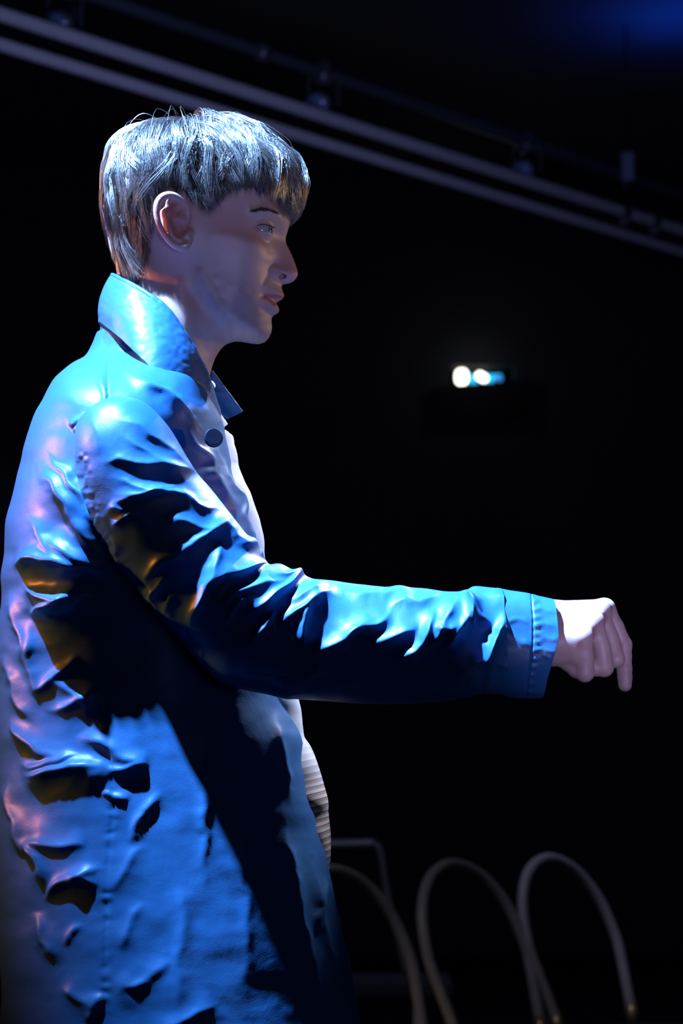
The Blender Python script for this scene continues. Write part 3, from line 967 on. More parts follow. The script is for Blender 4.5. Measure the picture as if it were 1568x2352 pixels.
def shell(al, ph):
    ia = np.clip(al / HA[-1] * (len(HA) - 1), 0, len(HA) - 1.001); ip = (ph / (2 * np.pi) * len(HP)) % len(HP)
    i = ia.astype(int); j = ip.astype(int) % len(HP); u = ia - i; v = ip - np.floor(ip); k = (j + 1) % len(HP)
    r = (HT[i, j] * (1 - u) + HT[i + 1, j] * u) * (1 - v) + (HT[i, k] * (1 - u) + HT[i + 1, k] * u) * v
    D = np.cos(al)[..., None] * HK + np.sin(al)[..., None] * (np.cos(ph)[..., None] * HF + np.sin(ph)[..., None] * HS)
    return D, r


# lower limit of the hair on the profile view (x -> y)
LOWX = [225, 262, 300, 330, 348, 360, 372, 410, 440, 462, 490, 512, 530, 560, 600, 630, 650, 668, 690, 715]
LOWY = [640, 640, 660, 665, 650, 600, 500, 476, 485, 512, 520, 500, 480, 470, 470, 490, 505, 522, 505, 470]


def hair_mesh():
    NS, NP = 24000, 14
    nclump = 800
    # clump guides
    ca = np.arccos(1 - rng.uniform(0, 1.15, nclump)) * 1.0
    cp = rng.uniform(0, 2 * np.pi, nclump)
    near = rng.uniform(size=nclump) < 0.62
    cp = np.where(near, (cp % np.pi), cp)
    ca = np.where(rng.uniform(size=nclump) < 0.25, rng.uniform(0.9, 1.75, nclump), ca)
    clen = rng.uniform(0.55, 1.25, nclump)
    cdr = rng.normal(0, 0.17, nclump)          # azimuth drift
    clift = rng.uniform(0, 1, nclump)
    under = rng.uniform(size=nclump) < 0.34
    ca = np.where(under, rng.uniform(0.95, 2.35, nclump), ca)
    ccurl = rng.normal(0, 0.06, nclump)
    ci = rng.integers(0, nclump, NS)
    sp = rng.normal(0, 0.036, (NS, 2))
    a0 = np.clip(ca[ci] + sp[:, 0], 0.02, 2.3)
    p0 = cp[ci] + sp[:, 1] / np.maximum(np.sin(a0), 0.12)
    L = clen[ci] * rng.uniform(0.85, 1.15, NS)
    tt = np.linspace(0, 1, NP)[None]
    conv = 1 - 0.75 * tt
    A = ca[ci][:, None] + sp[:, 0:1] * conv + L[:, None] * tt * 1.0
    ph = cp[ci][:, None] + (sp[:, 1] / np.maximum(np.sin(a0), 0.12))[:, None] * conv + (cdr[ci][:, None] * tt + ccurl[ci][:, None] * np.sin(tt * 5 + ci[:, None])) / np.maximum(np.sin(A), 0.3)
    # the side hair sweeps slightly forward towards its tips
    ph = ph + 0.13 * tt ** 2 * np.sin(ph)
    D, r = shell(np.clip(A, 0.0, 2.85), ph % (2 * np.pi))
    dep = (1 - np.sqrt(np.clip(tt * 2.2, 0, 1))) * 0.013
    lay = (1 - clift[ci][:, None]) * 0.009 + np.where(under[ci], 0.005, 0.0)[:, None] + rng.uniform(0, 0.004, (NS, 1))
    bump = 0.0035 * np.sin(ci[:, None] * 1.7 + tt * 4)
    rr = r - dep - lay + bump * tt - 0.010 * np.maximum(tt - 0.75, 0) * 4 * rng.uniform(0, 0.6, (NS, 1))
    pts = HC + D * rr[..., None]
    # fly-away hairs on the crown
    fly = rng.uniform(size=NS) < 0.008
    top = fly & (a0 < 0.9)
    pts[top] += (np.array([0.10, 0, 1.0]) * 0.016) * (np.sin(tt * np.pi)[0][:, None])
    # end each strand at the lower limit
    px, py = proj(pts * np.array([1, 0, 1]))
    lim = np.interp(px, LOWX, LOWY) + rng.normal(0, 9, (NS, 1)) + 10 * np.sin(ci[:, None] * 2.3)
    lim2 = np.interp(px, [225, 260, 300, 330, 380, 450, 520, 560, 600, 640, 670, 715], [600, 590, 545, 480, 425, 440, 450, 435, 455, 490, 525, 480]) + rng.normal(0, 7, (NS, 1)) + 36 * np.sin(ci[:, None] * 1.9)
    lim = np.where(under[ci][:, None], lim, np.minimum(lim2, lim))
    over = py > lim
    first = np.where(over.any(1), over.argmax(1), NP)
    keep = first >= 4
    # fringe strands over the forehead may end lower
    idx = np.nonzero(keep)[0]
    Vs, Fs, off = [], [], 0
    out = []
    for i in idx:
        k = first[i]
        p = pts[i, :k]
        out.append(p)
    # resample all to NP points and build three-sided tubes
    m = len(out)
    G = np.empty((m, NP, 3))
    for i, p in enumerate(out):
        x = np.linspace(0, len(p) - 1, NP)
        for c_ in range(3):
            G[i, :, c_] = np.interp(x, np.arange(len(p)), p[:, c_])
    T = np.gradient(G, axis=1); T /= np.linalg.norm(T, axis=2, keepdims=True) + 1e-9
    O = G - HC; O /= np.linalg.norm(O, axis=2, keepdims=True)
    B = np.cross(T, O); B /= np.linalg.norm(B, axis=2, keepdims=True) + 1e-9
    N = np.cross(B, T)
    wd = (rng.uniform(0.00015, 0.00038, (m, 1)) * np.clip(np.minimum(1.0, (1 - tt) * 2.2 + 0.12), 0, 1))[..., None]
    ring = np.stack([G + B * wd, G - B * wd * 0.5 + N * wd * 0.86, G - B * wd * 0.5 - N * wd * 0.86], 2)   # m,NP,3,3
    V = ring.reshape(-1, 3)
    base = (np.arange(m) * NP * 3)[:, None, None]
    i_ = np.arange(NP - 1)[None, :, None] * 3
    j_ = np.arange(3)[None, None, :]
    k_ = (j_ + 1) % 3
    q = np.stack([base + i_ + j_, base + i_ + k_, base + i_ + 3 + k_, base + i_ + 3 + j_], -1).reshape(-1, 4)
    return V, q


def fast_mesh(name, V, Q, mat, parent):
    me = bpy.data.meshes.new(name)
    me.vertices.add(len(V)); me.vertices.foreach_set('co', np.asarray(V, np.float32).ravel())
    me.loops.add(Q.size); me.loops.foreach_set('vertex_index', Q.astype(np.int32).ravel())
    me.polygons.add(len(Q)); me.polygons.foreach_set('loop_start', np.arange(0, Q.size, 4, dtype=np.int32))
    me.update(calc_edges=True); me.validate()
    me.polygons.foreach_set('use_smooth', [True] * len(me.polygons))
    me.materials.append(mat)
    o = bpy.data.objects.new(name, me)
    COL.objects.link(o); o.parent = parent
    o.matrix_parent_inverse = Matrix.Translation(-Vector(parent_world(parent)))
    return o


V, Q = hair_mesh()
fast_mesh('hair', V, Q, M_hair, man)

# brows and lashes
for s in (-1, 1):
    bs_ = []
    for i in range(130):
        t = rng.uniform()
        x = 584 + 62 * t; y = 513 - 9 * math.sin(t * 2.2) + rng.normal(0, 2.0) + 6 * t * t
        hw = np.interp(x, [584, 600, 620, 640, 650], [0.0560, 0.0550, 0.0500, 0.0415, 0.034])
        a = P(x, y, 0) * np.array([1, 0, 1]) + np.array([0, s * hw, 0])
        b_ = a + np.array([-0.0045, s * 0.0012, 0.0010 - 0.002 * (1 - t)])
        bs_.append(tube_vf([a, (a + b_) / 2 + np.array([0, s * 0.0006, 0.0004]), b_], [0.00022, 0.0002, 0.00006], 4, False))
    mesh_np('eyebrow', *merge(bs_), M_brow, man)

for s in (-1, 1):
    ls_ = []
    for i in range(34):
        t = i / 33
        x = 591 + 34 * t; y = 538.5 - 2.6 * math.sin(t * 3.1)
        yy = -(0.0448 - 0.018 * max(0, t - 0.45))
        a = P(x, y, 0) * np.array([1, 0, 1]) + np.array([0, -s * yy, 0])
        b_ = a + np.array([0.0018 + 0.0035 * t, s * 0.003 * (1 - t), -0.0003])
        ls_.append(tube_vf([a, (a + b_) / 2 + np.array([0, 0, -0.0007]), b_], [0.0003, 0.00025, 0.00006], 4, False))
    mesh_np('eyelashes', *merge(ls_), M_brow, man)



# ---------------------------------------------------------------- cloth folds
def fold(PX, PY, x0, y0, x1, y1, a, wu, wd, sag=0.0, tap=0.35):
    """relief (mm) of a ridge drawn from 0 to 1: wu wide above the line, wd wide below it"""
    dx, dy = x1 - x0, y1 - y0
    L = math.hypot(dx, dy)
    u = ((PX - x0) * dx + (PY - y0) * dy) / (L * L)
    v = (-(PX - x0) * dy + (PY - y0) * dx) / L
    uc = np.clip(u, 0, 1)
    v = v - sag * 4 * uc * (1 - uc)
    over = np.maximum(np.maximum(-u, u - 1), 0) * L
    w_ = np.where(v < 0, wu, wd) * (1 + 0 * u)
    tp = np.clip(np.minimum(u, 1 - u) / tap + 0.0, 0, 1)
    tp = tp * tp * (3 - 2 * tp)
    return a * 1.25 * np.exp(-(np.sqrt(v * v + 9.0) - 3.0) / (w_ * 0.8)) * tp


SLEEVE_FOLDS = [
    # x0, y0, x1, y1, height mm, width above, width below, sag
    (245, 948, 455, 1095, 7, 26, 12, -18), (262, 985, 440, 1120, 4, 16, 10, -6),
    (175, 1045, 250, 940, 2, 14, 16, 0), (225, 1050, 215, 950, 2, 14, 12, 0),
    (215, 1060, 470, 1085, 8, 22, 14, -10), (240, 1092, 520, 1185, 10, 12, 22, -10), (250, 1130, 400, 1120, 5, 14, 18, 6),
    (235, 1160, 420, 1110, 7, 16, 20, -4), (245, 1155, 300, 1180, 5, 10, 10, 0), (300, 1175, 560, 1250, 5, 20, 16, -8),
    (255, 1225, 330, 1165, 6, 10, 16, 0), (280, 1205, 470, 1200, 6, 22, 26, 4), (250, 1230, 300, 1340, 5, 9, 9, 0),
    (330, 1340, 540, 1190, 8, 16, 24, -6), (470, 1195, 640, 1290, 6, 16, 12, -8), (540, 1225, 620, 1290, 5, 10, 10, 2),
    (410, 1440, 520, 1230, 12, 18, 26, 14), (310, 1350, 400, 1270, 7, 14, 18, 0), (330, 1400, 400, 1310, 6, 10, 14, 0),
    (352, 1330, 365, 1430, 5, 10, 12, 0), (430, 1450, 470, 1330, 8, 12, 22, 4), (380, 1440, 395, 1360, 5, 8, 10, 0),
    (440, 1362, 625, 1292, 11, 26, 14, -10), (470, 1392, 660, 1330, 8, 14, 20, -10), (500, 1440, 590, 1360, 8, 20, 20, -6),
    (560, 1420, 700, 1322, 10, 22, 16, -6), (555, 1490, 640, 1400, 8, 16, 20, 4), (600, 1310, 720, 1335, 6, 10, 10, 0),
    (640, 1450, 780, 1345, 9, 22, 16, -8), (690, 1500, 720, 1380, 8, 16, 22, -8), (655, 1385, 760, 1340, 6, 14, 14, 0),
    (700, 1510, 850, 1420, 9, 22, 16, 10), (760, 1500, 900, 1400, 6, 20, 14, 0), (780, 1360, 960, 1362, 4, 18, 18, 0),
    (820, 1490, 960, 1440, 7, 22, 12, 8), (880, 1400, 1020, 1370, 5, 20, 18, 0),
    (900, 1540, 1000, 1400, 11, 22, 18, 14), (960, 1500, 1060, 1370, 7, 18, 16, 6), (985, 1440, 1060, 1440, 6, 16, 16, 6),
    (1000, 1500, 1090, 1400, 7, 18, 16, 6), (1085, 1535, 1165, 1395, 13, 16, 22, 14), (1090, 1440, 1080, 1355, 7, 12, 12, 0),
    (1060, 1362, 1140, 1440, 8, 12, 18, 0), (1030, 1545, 1110, 1500, 5, 16, 14, 4),
    (1100, 1360, 1250, 1400, 4, 18, 16, 0), (1150, 1440, 1210, 1475, 3, 10, 8, 0), (1130, 1500, 1210, 1545, 3, 16, 14, 0),
    (560, 1600, 900, 1560, 3, 40, 30, 0), (1110, 1600, 1130, 1480, 5, 12, 12, 0), (620, 1590, 760, 1520, 4, 30, 30, 0),
    (400, 1480, 470, 1560, 4, 16, 16, 0), (300, 1300, 440, 1490, 3, 10, 10, -6),
]
COAT_FOLDS = [
    (75, 1060, 235, 1290, 9, 26, 18, -10), (100, 1030, 250, 1270, 6, 14, 16, -16), (60, 1180, 150, 1290, 5, 24, 24, 0),
    (110, 1230, 250, 1330, 8, 26, 22, -6), (25, 1300, 215, 1300, 14, 24, 16, -14), (40, 1345, 230, 1372, 10, 18, 22, 10), (70, 1420, 210, 1360, 14, 24, 30, -8),
    (15, 1350, 75, 1540, 6, 18, 14, 0), (15, 1500, 90, 1680, 8, 22, 14, 6), (70, 1420, 110, 1640, 7, 20, 20, 8),
    (80, 1600, 190, 1500, 6, 16, 16, 0), (110, 1560, 230, 1640, 5, 14, 16, 0), (100, 1640, 240, 1590, 7, 16, 20, 0),
    (20, 1650, 140, 1740, 12, 22, 14, 14), (45, 1768, 190, 1735, 10, 20, 14, -4), (180, 1680, 340, 1775, 9, 26, 16, -4),
    (50, 1785, 270, 1765, 19, 16, 44, -8), (55, 1930, 200, 1945, 10, 30, 26, 0), (230, 1820, 300, 1830, 6, 14, 12, 0), (240, 1765, 340, 1760, 8, 14, 12, 0),
    (10, 1780, 60, 1980, 9, 16, 14, 0), (55, 1920, 120, 2045, 12, 16, 14, -4), (95, 2075, 250, 1990, 10, 22, 16, -12), (150, 2010, 240, 2030, 6, 12, 14, 0),
    (290, 1945, 365, 1810, 7, 10, 14, 0), (250, 2060, 330, 1930, 4, 18, 18, 0), (140, 2180, 190, 2110, 4, 10, 10, 0), (80, 2090, 130, 2230, 7, 16, 16, 0),
    (270, 2180, 330, 2060, 4, 20, 20, 0), (260, 2290, 400, 2200, 6, 24, 22, 0), (130, 2260, 240, 2330, 7, 24, 20, 0), (200, 2352, 240, 2280, 6, 14, 14, 0), (330, 2390, 520, 2300, 8, 40, 30, 0),
    (480, 1640, 468, 2060, 5, 16, 14, 0), (640, 1620, 660, 1860, 7, 18, 14, 0), (650, 1860, 745, 2352, 6, 20, 18, 8), (700, 1960, 790, 2352, 5, 12, 12, 0), (740, 2000, 720, 2170, 5, 10, 10, 0),
    (420, 2000, 400, 2352, 6, 40, 30, 0), (560, 1700, 560, 2352, 5, 50, 50, 0),
    (250, 830, 500, 1020, 3, 16, 12, -16), (290, 860, 440, 960, 2.5, 12, 10, -8), (420, 960, 560, 1250, 4, 14, 12, -8), (470, 1010, 590, 1290, 5, 12, 14, -10),
    (240, 840, 235, 960, 2, 10, 6, 0), (160, 985, 215, 955, 4, 8, 8, 0), (165, 1000, 205, 975, 3, 6, 6, 0),
]


def warp(PX, PY, amp=9.0, sc=46.0):
    return PX + amp * NZ[1](PX / sc, PY / sc) + 0.15 * amp * NZ[2](PX / 17, PY / 17), PY + amp * NZ[3](PX / sc, PY / sc) + 0.15 * amp * NZ[4](PX / 17, PY / 17)


def relief(PX, PY, folds, amp=1.0):
    X, Y = warp(PX, PY)
    h = np.zeros_like(PX)
    for f in folds:
        tap = 0.35
        g = fold(X, Y, *f[:8], tap)
        h += g
    h += 1.6 * NZ[5](PX / 75, PY / 60) + 0.30 * NZ[2](PX / 30, PY / 24)
    return h * 0.001 * amp


def normals_grid(Vg, wrap):
    du = (np.roll(Vg, -1, 1) - np.roll(Vg, 1, 1)) if wrap else np.gradient(Vg, axis=1)
    dv = np.gradient(Vg, axis=0)
    n = np.cross(du, dv)
    return n / (np.linalg.norm(n, axis=2, keepdims=True) + 1e-12)


# ---- coat torso (an open shell, thickened)
ROWS = [  # py, left px, right px, half depth
    (770, 226, 440, .056), (800, 214, 452, .064), (830, 195, 462, .080), (860, 160, 476, .108), (900, 127, 490, .148), (950, 103, 501, .182), (1000, 84, 517, .198), (1100, 56, 541, .204),
    (1200, 30, 570, .208), (1300, 22, 602, .206), (1400, 14, 618, .194), (1500, 5, 634, .185), (1600, 8, 651, .184), (1700, 5, 692, .188), (1800, 8, 713, .193),
    (1900, 6, 733, .198), (2000, 6, 754, .203), (2100, 12, 774, .207), (2200, 14, 797, .211), (2352, 16, 826, .217), (2700, 0, 880, .235), (3080, -25, 940, .255)]


def coat_shell():
    NR, NC = 620, 460
    r = crom(ROWS, NR)
    # even spacing in y
    py = np.concatenate([np.linspace(770, 2400, 560), np.linspace(2406, 3080, 60)])
    R = np.stack([np.interp(py, r[:, 0], r[:, k]) for k in range(4)], 1)
    g0 = 0.16
    th = np.linspace(g0, 2 * np.pi - g0, NC)
    # more columns on the near side
    cx = (R[:, 1] + R[:, 2]) / 2; rx = (R[:, 2] - R[:, 1]) / 2
    c = np.cos(th); s = np.sin(th)
    ex = 0.92
    X = cx[:, None] + rx[:, None] / math.cos(g0) ** ex * (np.sign(c) * np.abs(c) ** ex)[None]
    Yw = -R[:, 3][:, None] * (np.sign(s) * np.abs(s) ** ex)[None]
    base = P(X, np.broadcast_to(R[:, 0][:, None], X.shape), 0)
    base[..., 1] = 0
    Vg = base + np.stack([np.zeros_like(X), Yw, np.zeros_like(X)], -1)
    # normals, outwards
    n = normals_grid(Vg, False)
    out = Vg - np.stack([np.broadcast_to(P(cx, R[:, 0], 0)[:, 0][:, None], X.shape), np.zeros_like(X), Vg[..., 2]], -1)
    n *= np.sign(np.sum(n * out, 2, keepdims=True))
    px, py_ = proj(Vg)
    near = np.clip(-Yw / 0.05, 0, 1)
    h = relief(px, py_, COAT_FOLDS) * np.interp(py_, [1350, 1650], [1.0, 0.55]) * near + (1 - near) * relief(px + 700, py_, COAT_FOLDS[:0])
    # side seam with puckers
    sx = np.interp(py_, [1500, 1640, 1700, 1850, 2000, 2352], [235, 245, 252, 262, 246, 240])
    ds = px - sx
    ph = py_ / 5.2 + 2.0 * NZ[0](px / 30, py_ / 30)
    vis = np.clip((py_ - 1500) / 60, 0, 1) * near
    h += vis * (-0.0006 * np.exp(-(ds / 3.0) ** 2) + 0.0004 * np.exp(-(ds / 13) ** 2) * np.sin(ph) * (0.5 + NZ[1](px / 25, py_ / 35)))
    # yoke seam
    h += near * -0.001 * np.exp(-((px - 247) / 2.2) ** 2) * (py_ > 815) * (py_ < 960)
    Vg = Vg + n * h[..., None]
    return Vg


cv = coat_shell()
coat = mesh_np('coat', cv.reshape(-1, 3), grid_faces(cv.shape[0], cv.shape[1]), M_coat, man)
sol = coat.modifiers.new('thick', 'SOLIDIFY'); sol.thickness = 0.0022; sol.offset = 0.0

# ---- sleeves
STN = [  # upper x,y, lower x,y, half depth, centre y
    (246, 930, 186, 962, .012, -.205), (262, 914, 178, 975, .030, -.198), (330, 925, 172, 1015, .055, -.190), (390, 985, 174, 1070, .072, -.185), (440, 1070, 188, 1140, .080, -.180),
    (490, 1130, 212, 1220, .080, -.178), (540, 1195, 256, 1290, .079, -.176), (586, 1258, 320, 1370, .076, -.175), (616, 1298, 395, 1450, .073, -.174),
    (648, 1297, 455, 1518, .069, -.173), (704, 1330, 512, 1570, .067, -.172), (760, 1334, 620, 1596, .065, -.171), (800, 1340, 720, 1608, .064, -.170),
    (880, 1350, 850, 1617, .062, -.169), (960, 1352, 950, 1616, .060, -.168), (1030, 1360, 1030, 1610, .060, -.167), (1066, 1358, 1075, 1602, .058, -.166),
    (1092, 1347, 1112, 1592, .053, -.167), (1150, 1355, 1160, 1597, .048, -.169)]


def sleeve_surface(stn, NR, NC, folds, amp=1.0):
    st = crom(stn, NR)
    th = np.linspace(0, 2 * np.pi, NC, endpoint=False)
    U = P(st[:, 0], st[:, 1], st[:, 5]); L = P(st[:, 2], st[:, 3], st[:, 5])
    C = (U + L) / 2; H = (U - L) / 2
    ex = 0.9
    c = np.sign(np.cos(th)) * np.abs(np.cos(th)) ** ex; s = np.sign(np.sin(th)) * np.abs(np.sin(th)) ** ex
    Vg = C[:, None] + H[:, None] * c[None, :, None] + np.array([0, -1.0, 0]) * (st[:, 4][:, None] * s[None])[..., None]
    n = normals_grid(Vg, True)
    out = Vg - C[:, None]
    n *= np.sign(np.sum(n * out, 2, keepdims=True))
    px, py = proj(Vg)
    near = np.clip(s / 0.30, 0, 1)[None]
    h = relief(px, py, folds, amp) * near
    return Vg, n, h, px, py, near


Vg, n, h, px, py, near = sleeve_surface(STN, 640, 340, SLEEVE_FOLDS, 0.66)
h = h * np.interp(px, [430, 680], [0.62, 1.3])
# crumpled edge under the arm
ex_ = [185, 205, 225, 262, 320, 395, 455]; ey_ = [1060, 1160, 1225, 1285, 1362, 1440, 1500]
dd = np.min([np.hypot(px - a, py - b) for a, b in zip(np.linspace(185, 455, 40), np.interp(np.linspace(185, 455, 40), ex_, ey_))], 0)
h += 0.0011 * np.exp(-(dd / 18) ** 2) * NZ[1](px / 11, py / 11) * near
# lower seam of the forearm
h -= near * 0.0007 * np.exp(-((py - np.interp(px, [500, 800, 1240], [1540, 1557, 1560])) / 2.2) ** 2) * (px > 560)
Vg = Vg + n * h[..., None]
sl = mesh_np('sleeve', Vg.reshape(-1, 3), grid_faces(Vg.shape[0], Vg.shape[1], True), M_coat, coat)
sl.modifiers.new('thick', 'SOLIDIFY').thickness = 0.0018

CUFF = [(1140, 1352, 1152, 1594, .049, -.169), (1170, 1358, 1180, 1601, .047, -.169), (1219, 1366, 1210, 1603, .044, -.170), (1240, 1371, 1230, 1603, .042, -.170), (1268, 1377, 1246, 1601, .040, -.171)]
CF = [(1225, 1400, 1275, 1412, .9, 7, 6, 0), (1222, 1430, 1272, 1440, .9, 7, 6, 0), (1225, 1452, 1278, 1470, .9, 7, 5, 0), (1215, 1480, 1275, 1500, 1, 8, 7, 0), (1150, 1420, 1215, 1440, 1, 9, 7, 0), (1150, 1450, 1215, 1478, 1.2, 9, 7, 0), (1225, 1495, 1262, 1520, 1, 8, 7, 0)]
Vg, n, h, px, py, near = sleeve_surface(CUFF, 150, 220, CF)
h += 0.0007
lx = np.interp(py, [1360, 1420, 1480, 1600], [1219, 1222, 1220, 1208])
h -= near * 0.0012 * np.exp(-((px - lx) / 2.0) ** 2)
h += near * 0.0006 * np.exp(-((px - lx - 8) / 8) ** 2) * np.sin(py / 3.0)
Vg = Vg + n * h[..., None]
# the mouth of the cuff bows outwards in the middle (toward the hand)
tcol = np.linspace(0, 1, Vg.shape[0])[:, None]
mid = np.clip(1 - np.abs(py - 1460) / 100, 0, 1)
Vg[..., 0] += 0.0065 * tcol ** 2 * mid * near
cf = mesh_np('cuff', Vg.reshape(-1, 3), grid_faces(Vg.shape[0], Vg.shape[1], True), M_coat, coat)
cf.modifiers.new('thick', 'SOLIDIFY').thickness = 0.0022

# far sleeve: elbow pushed out behind
FS = [(-0.20, .150, 1.445, .050), (-0.235, .190, 1.40, .070), (-0.275, .22, 1.31, .074), (-0.325, .245, 1.22, .072), (-0.352, .255, 1.15, .070), (-0.335, .252, 1.08, .066), (-0.28, .245, 1.02, .060), (-0.22, .235, .965, .056)]
fs_ = crom(FS, 120)
v, f = tube_vf(fs_[:, :3], fs_[:, 3], 96, False)
vg = v.reshape(120, 96, 3)
nn = vg - fs_[:, None, :3]; nn /= np.linalg.norm(nn, axis=2, keepdims=True)
tt_ = np.arange(120)[:, None] * np.ones((1, 96)); aa = np.arange(96)[None] * np.ones((120, 1))
vg = vg + nn * (0.005 * NZ[1](tt_ / 7, np.sin(aa * 2 * np.pi / 96) * 2 + 5) + 0.003 * NZ[2](tt_ / 3.5 + np.cos(aa * 2 * np.pi / 96) * 2, np.sin(aa * 2 * np.pi / 96) * 3 + 9))[..., None]
mesh_np('sleeve', vg.reshape(-1, 3), f, M_coat, coat).modifiers.new('thick', 'SOLIDIFY').thickness = 0.0018


# ---- collar
def ribbon(top, bot, NR, NC, bulge=0.0, rel=1.2, seed=0):
    t = crom(top, NC); b = crom(bot, NC)
    u = np.linspace(0, 1, NR)[:, None, None]
    Vg = t[None] * (1 - u) + b[None] * u
    n = normals_grid(Vg, False)
    out = Vg - np.array([P(400, 800, 0)[0], 0, 0]) * 1.0
    out[..., 2] = 0
    n *= np.sign(np.sum(n * out, 2, keepdims=True))
    px, py = proj(Vg)
    h = bulge * np.sin(u[..., 0] * np.pi) + rel * 0.001 * (NZ[seed](px / 26, py / 26) + 0.5 * NZ[seed + 1](px / 10, py / 10))
    # stitched edge
    h = h - 0.0008 * np.exp(-((u[..., 0] - 0.06) / 0.012) ** 2)
    return Vg + n * h[..., None]


def pt(px, py, y):
    return P(px, py, y)


def both(near_pts):
    """near-side points from the back (y=0) to the front; mirrored for the far side"""
    n_ = [np.asarray(P(*p_)) for p_ in near_pts]
    far = [q_ * np.array([1, -1, 1]) for q_ in n_[1:]]
    # mirrored points keep their x and z
    return far[::-1] + n_


ctop = both([(262, 633, 0), (284, 641, -.048), (330, 668, -.074), (376, 701, -.082), (410, 745, -.080), (440, 795, -.072), (463, 838, -.058), (481, 882, -.044), (490, 925, -.034)])
cbot = both([(232, 742, 0), (262, 762, -.072), (305, 802, -.112), (350, 852, -.130), (392, 897, -.127), (428, 937, -.110), (455, 962, -.080), (476, 975, -.058), (492, 982, -.042)])
Vg = ribbon(ctop, cbot, 70, 320, 0.005, 0.5, 1)
collar = mesh_np('collar', Vg.reshape(-1, 3), grid_faces(*Vg.shape[:2]), M_coat, coat)
collar.modifiers.new('thick', 'SOLIDIFY').thickness = 0.003
# stand band and neck part of the coat under the collar
btop = both([(236, 745, 0), (258, 756, -.052), (300, 790, -.076), (345, 840, -.086), (388, 888, -.088), (425, 930, -.080), (458, 965, -.078), (480, 985, -.060), (500, 1000, -.045)])
bbot = both([(214, 812, 0), (240, 835, -.080), (285, 880, -.128), (340, 925, -.160), (395, 965, -.150), (435, 1010, -.138), (470, 1050, -.112), (505, 1080, -.080), (530, 1090, -.040)])
Vg = ribbon(btop, bbot, 60, 320, -0.003, 1.0, 2)
yk = mesh_np('collar_base', Vg.reshape(-1, 3), grid_faces(*Vg.shape[:2]), M_coat, coat)
yk.modifiers.new('thick', 'SOLIDIFY').thickness = 0.003
# far collar point sticking out in front of the throat
tp = [P(486, 850, .03), P(520, 897, .035), P(555, 946, .045)]
bt = [P(484, 925, .03), P(503, 950, .032), P(522, 963, .036)]
Vg = ribbon(tp, bt, 20, 30, 0.002, 0.6, 3)
mesh_np('collar_point', Vg.reshape(-1, 3), grid_faces(20, 30), M_coat, coat).modifiers.new('thick', 'SOLIDIFY').thickness = 0.002
# pale shirt collar edge at the throat
tp = [P(478, 858, -.028), P(489, 905, -.026), P(497, 940, -.022), P(520, 975, -.014)]
bt = [P(470, 900, -.036), P(480, 930, -.036), P(488, 955, -.034), P(510, 985, -.030)]
Vg = ribbon(tp, bt, 16, 40, 0.001, 0.5, 3)
mesh_np('shirt_collar', Vg.reshape(-1, 3), grid_faces(16, 40), M_white, man).modifiers.new('thick', 'SOLIDIFY').thickness = 0.002


def disc_button(c, nrm, r, mat, name, parent):
    nrm = np.array(nrm, float); nrm /= np.linalg.norm(nrm)
    c = np.asarray(c)
    v, f = tube_vf([c - nrm * 0.001, c + nrm * 0.0018, c + nrm * 0.003, c + nrm * 0.0031, c + nrm * 0.0020, c + nrm * 0.0019], [r, r, r * 0.93, r * 0.72, r * 0.66, 0.0002], 28, True)
    return mesh_np(name, v, f, mat, parent, False)


disc_button(P(481, 886, -.048), (0.55, -0.75, 0.5), 0.0058, M_pearl, 'button', coat)
disc_button(P(490, 1006, -.150), (0.35, -1.0, 0.10), 0.0098, M_button, 'button', coat)

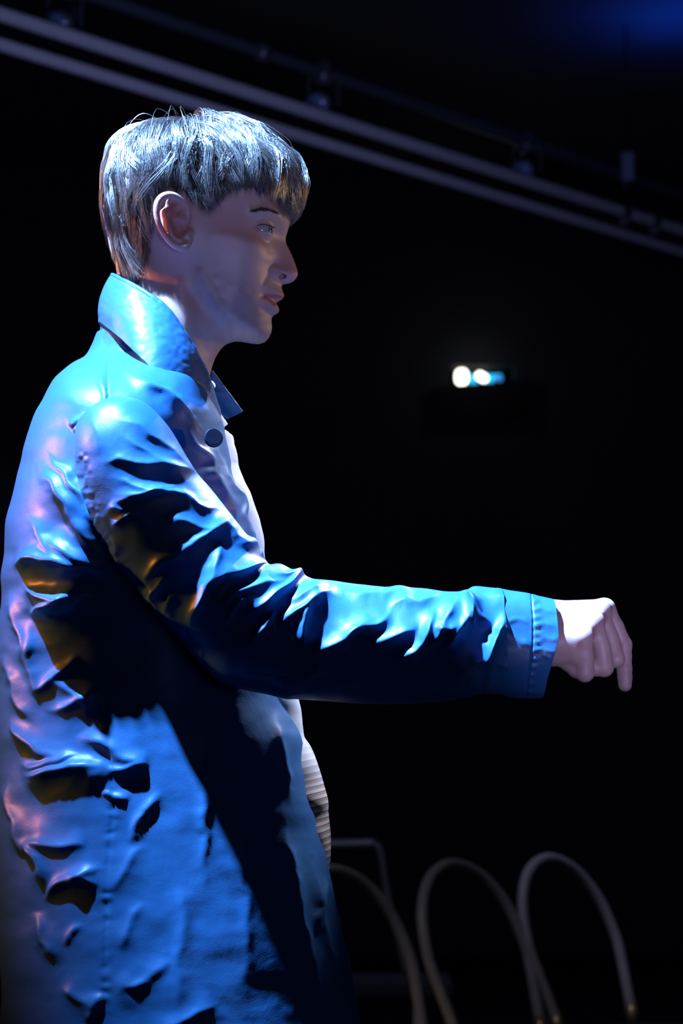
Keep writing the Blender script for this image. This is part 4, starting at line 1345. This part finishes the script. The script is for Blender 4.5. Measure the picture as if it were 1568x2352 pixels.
# ---- shirt, closed torso
SR = [(930, 330, 470, .040), (985, 300, 512, .060), (1000, 290, 533, .085), (1030, 260, 539, .11), (1060, 230, 545, .12), (1075, 220, 548, .122), (1100, 200, 559, .125), (1130, 180, 575, .128), (1160, 160, 586, .13), (1210, 150, 600, .13), (1300, 130, 611, .13),
      (1400, 120, 630, .13), (1500, 110, 655, .13), (1600, 110, 686, .13), (1650, 110, 694, .13), (1690, 110, 699, .132), (1715, 110, 712, .134), (1760, 110, 731, .136), (1830, 110, 750, .14), (1920, 110, 758, .14), (2000, 115, 757, .14), (2100, 120, 748, .14), (2200, 130, 735, .14), (2330, 140, 720, .14)]
r = crom(SR, 260)
th = np.linspace(0, 2 * np.pi, 160, endpoint=False)
cx = (r[:, 1] + r[:, 2]) / 2; rx = (r[:, 2] - r[:, 1]) / 2
X = cx[:, None] + rx[:, None] * np.cos(th)[None]
base = P(X, np.broadcast_to(r[:, 0][:, None], X.shape), 0); base[..., 1] = -r[:, 3][:, None] * np.sin(th)[None]
px, py = proj(base)
base[..., 0] += 0.0015 * NZ[1](py / 40, th[None] * 2) * (np.cos(th) > 0.2)[None] 
mesh_np('shirt', base.reshape(-1, 3), grid_faces(260, 160, True), M_shirt, man)

# ---- trousers and shoes (below the frame)
for s in (-1, 1):
    pr = crom([(-0.18, s * .075, .98, .092), (-0.175, s * .09, .80, .095), (-0.17, s * .10, .5, .078), (-0.18, s * .105, .2, .072), (-0.18, s * .105, .075, .072)], 40)
    mesh_np('trouser_leg', *tube_vf(pr[:, :3], pr[:, 3], 32), M_trouser, man)
    n_ = 40
    sec = []
    for i, t in enumerate(np.linspace(0, 1, 24)):
        x = -0.255 + 0.29 * t
        wv = 0.045 * math.sin(math.pi * (0.10 + 0.82 * t)) ** 0.5
        hz = np.interp(t, [0, .1, .35, .6, .9, 1], [.05, .085, .09, .065, .045, .02])
        a = np.linspace(0, 2 * np.pi, n_, endpoint=False)
        sec.append(np.stack([np.full(n_, x), s * .105 + wv * np.cos(a), hz / 2 + hz / 2 * np.sign(np.sin(a)) * np.abs(np.sin(a)) ** 0.6], -1))
    v = np.concatenate(sec)
    f = grid_faces(24, n_, True) + [tuple(range(n_)), tuple(23 * n_ + j for j in range(n_))]
    mesh_np('shoe', v, f, M_shoe, man)
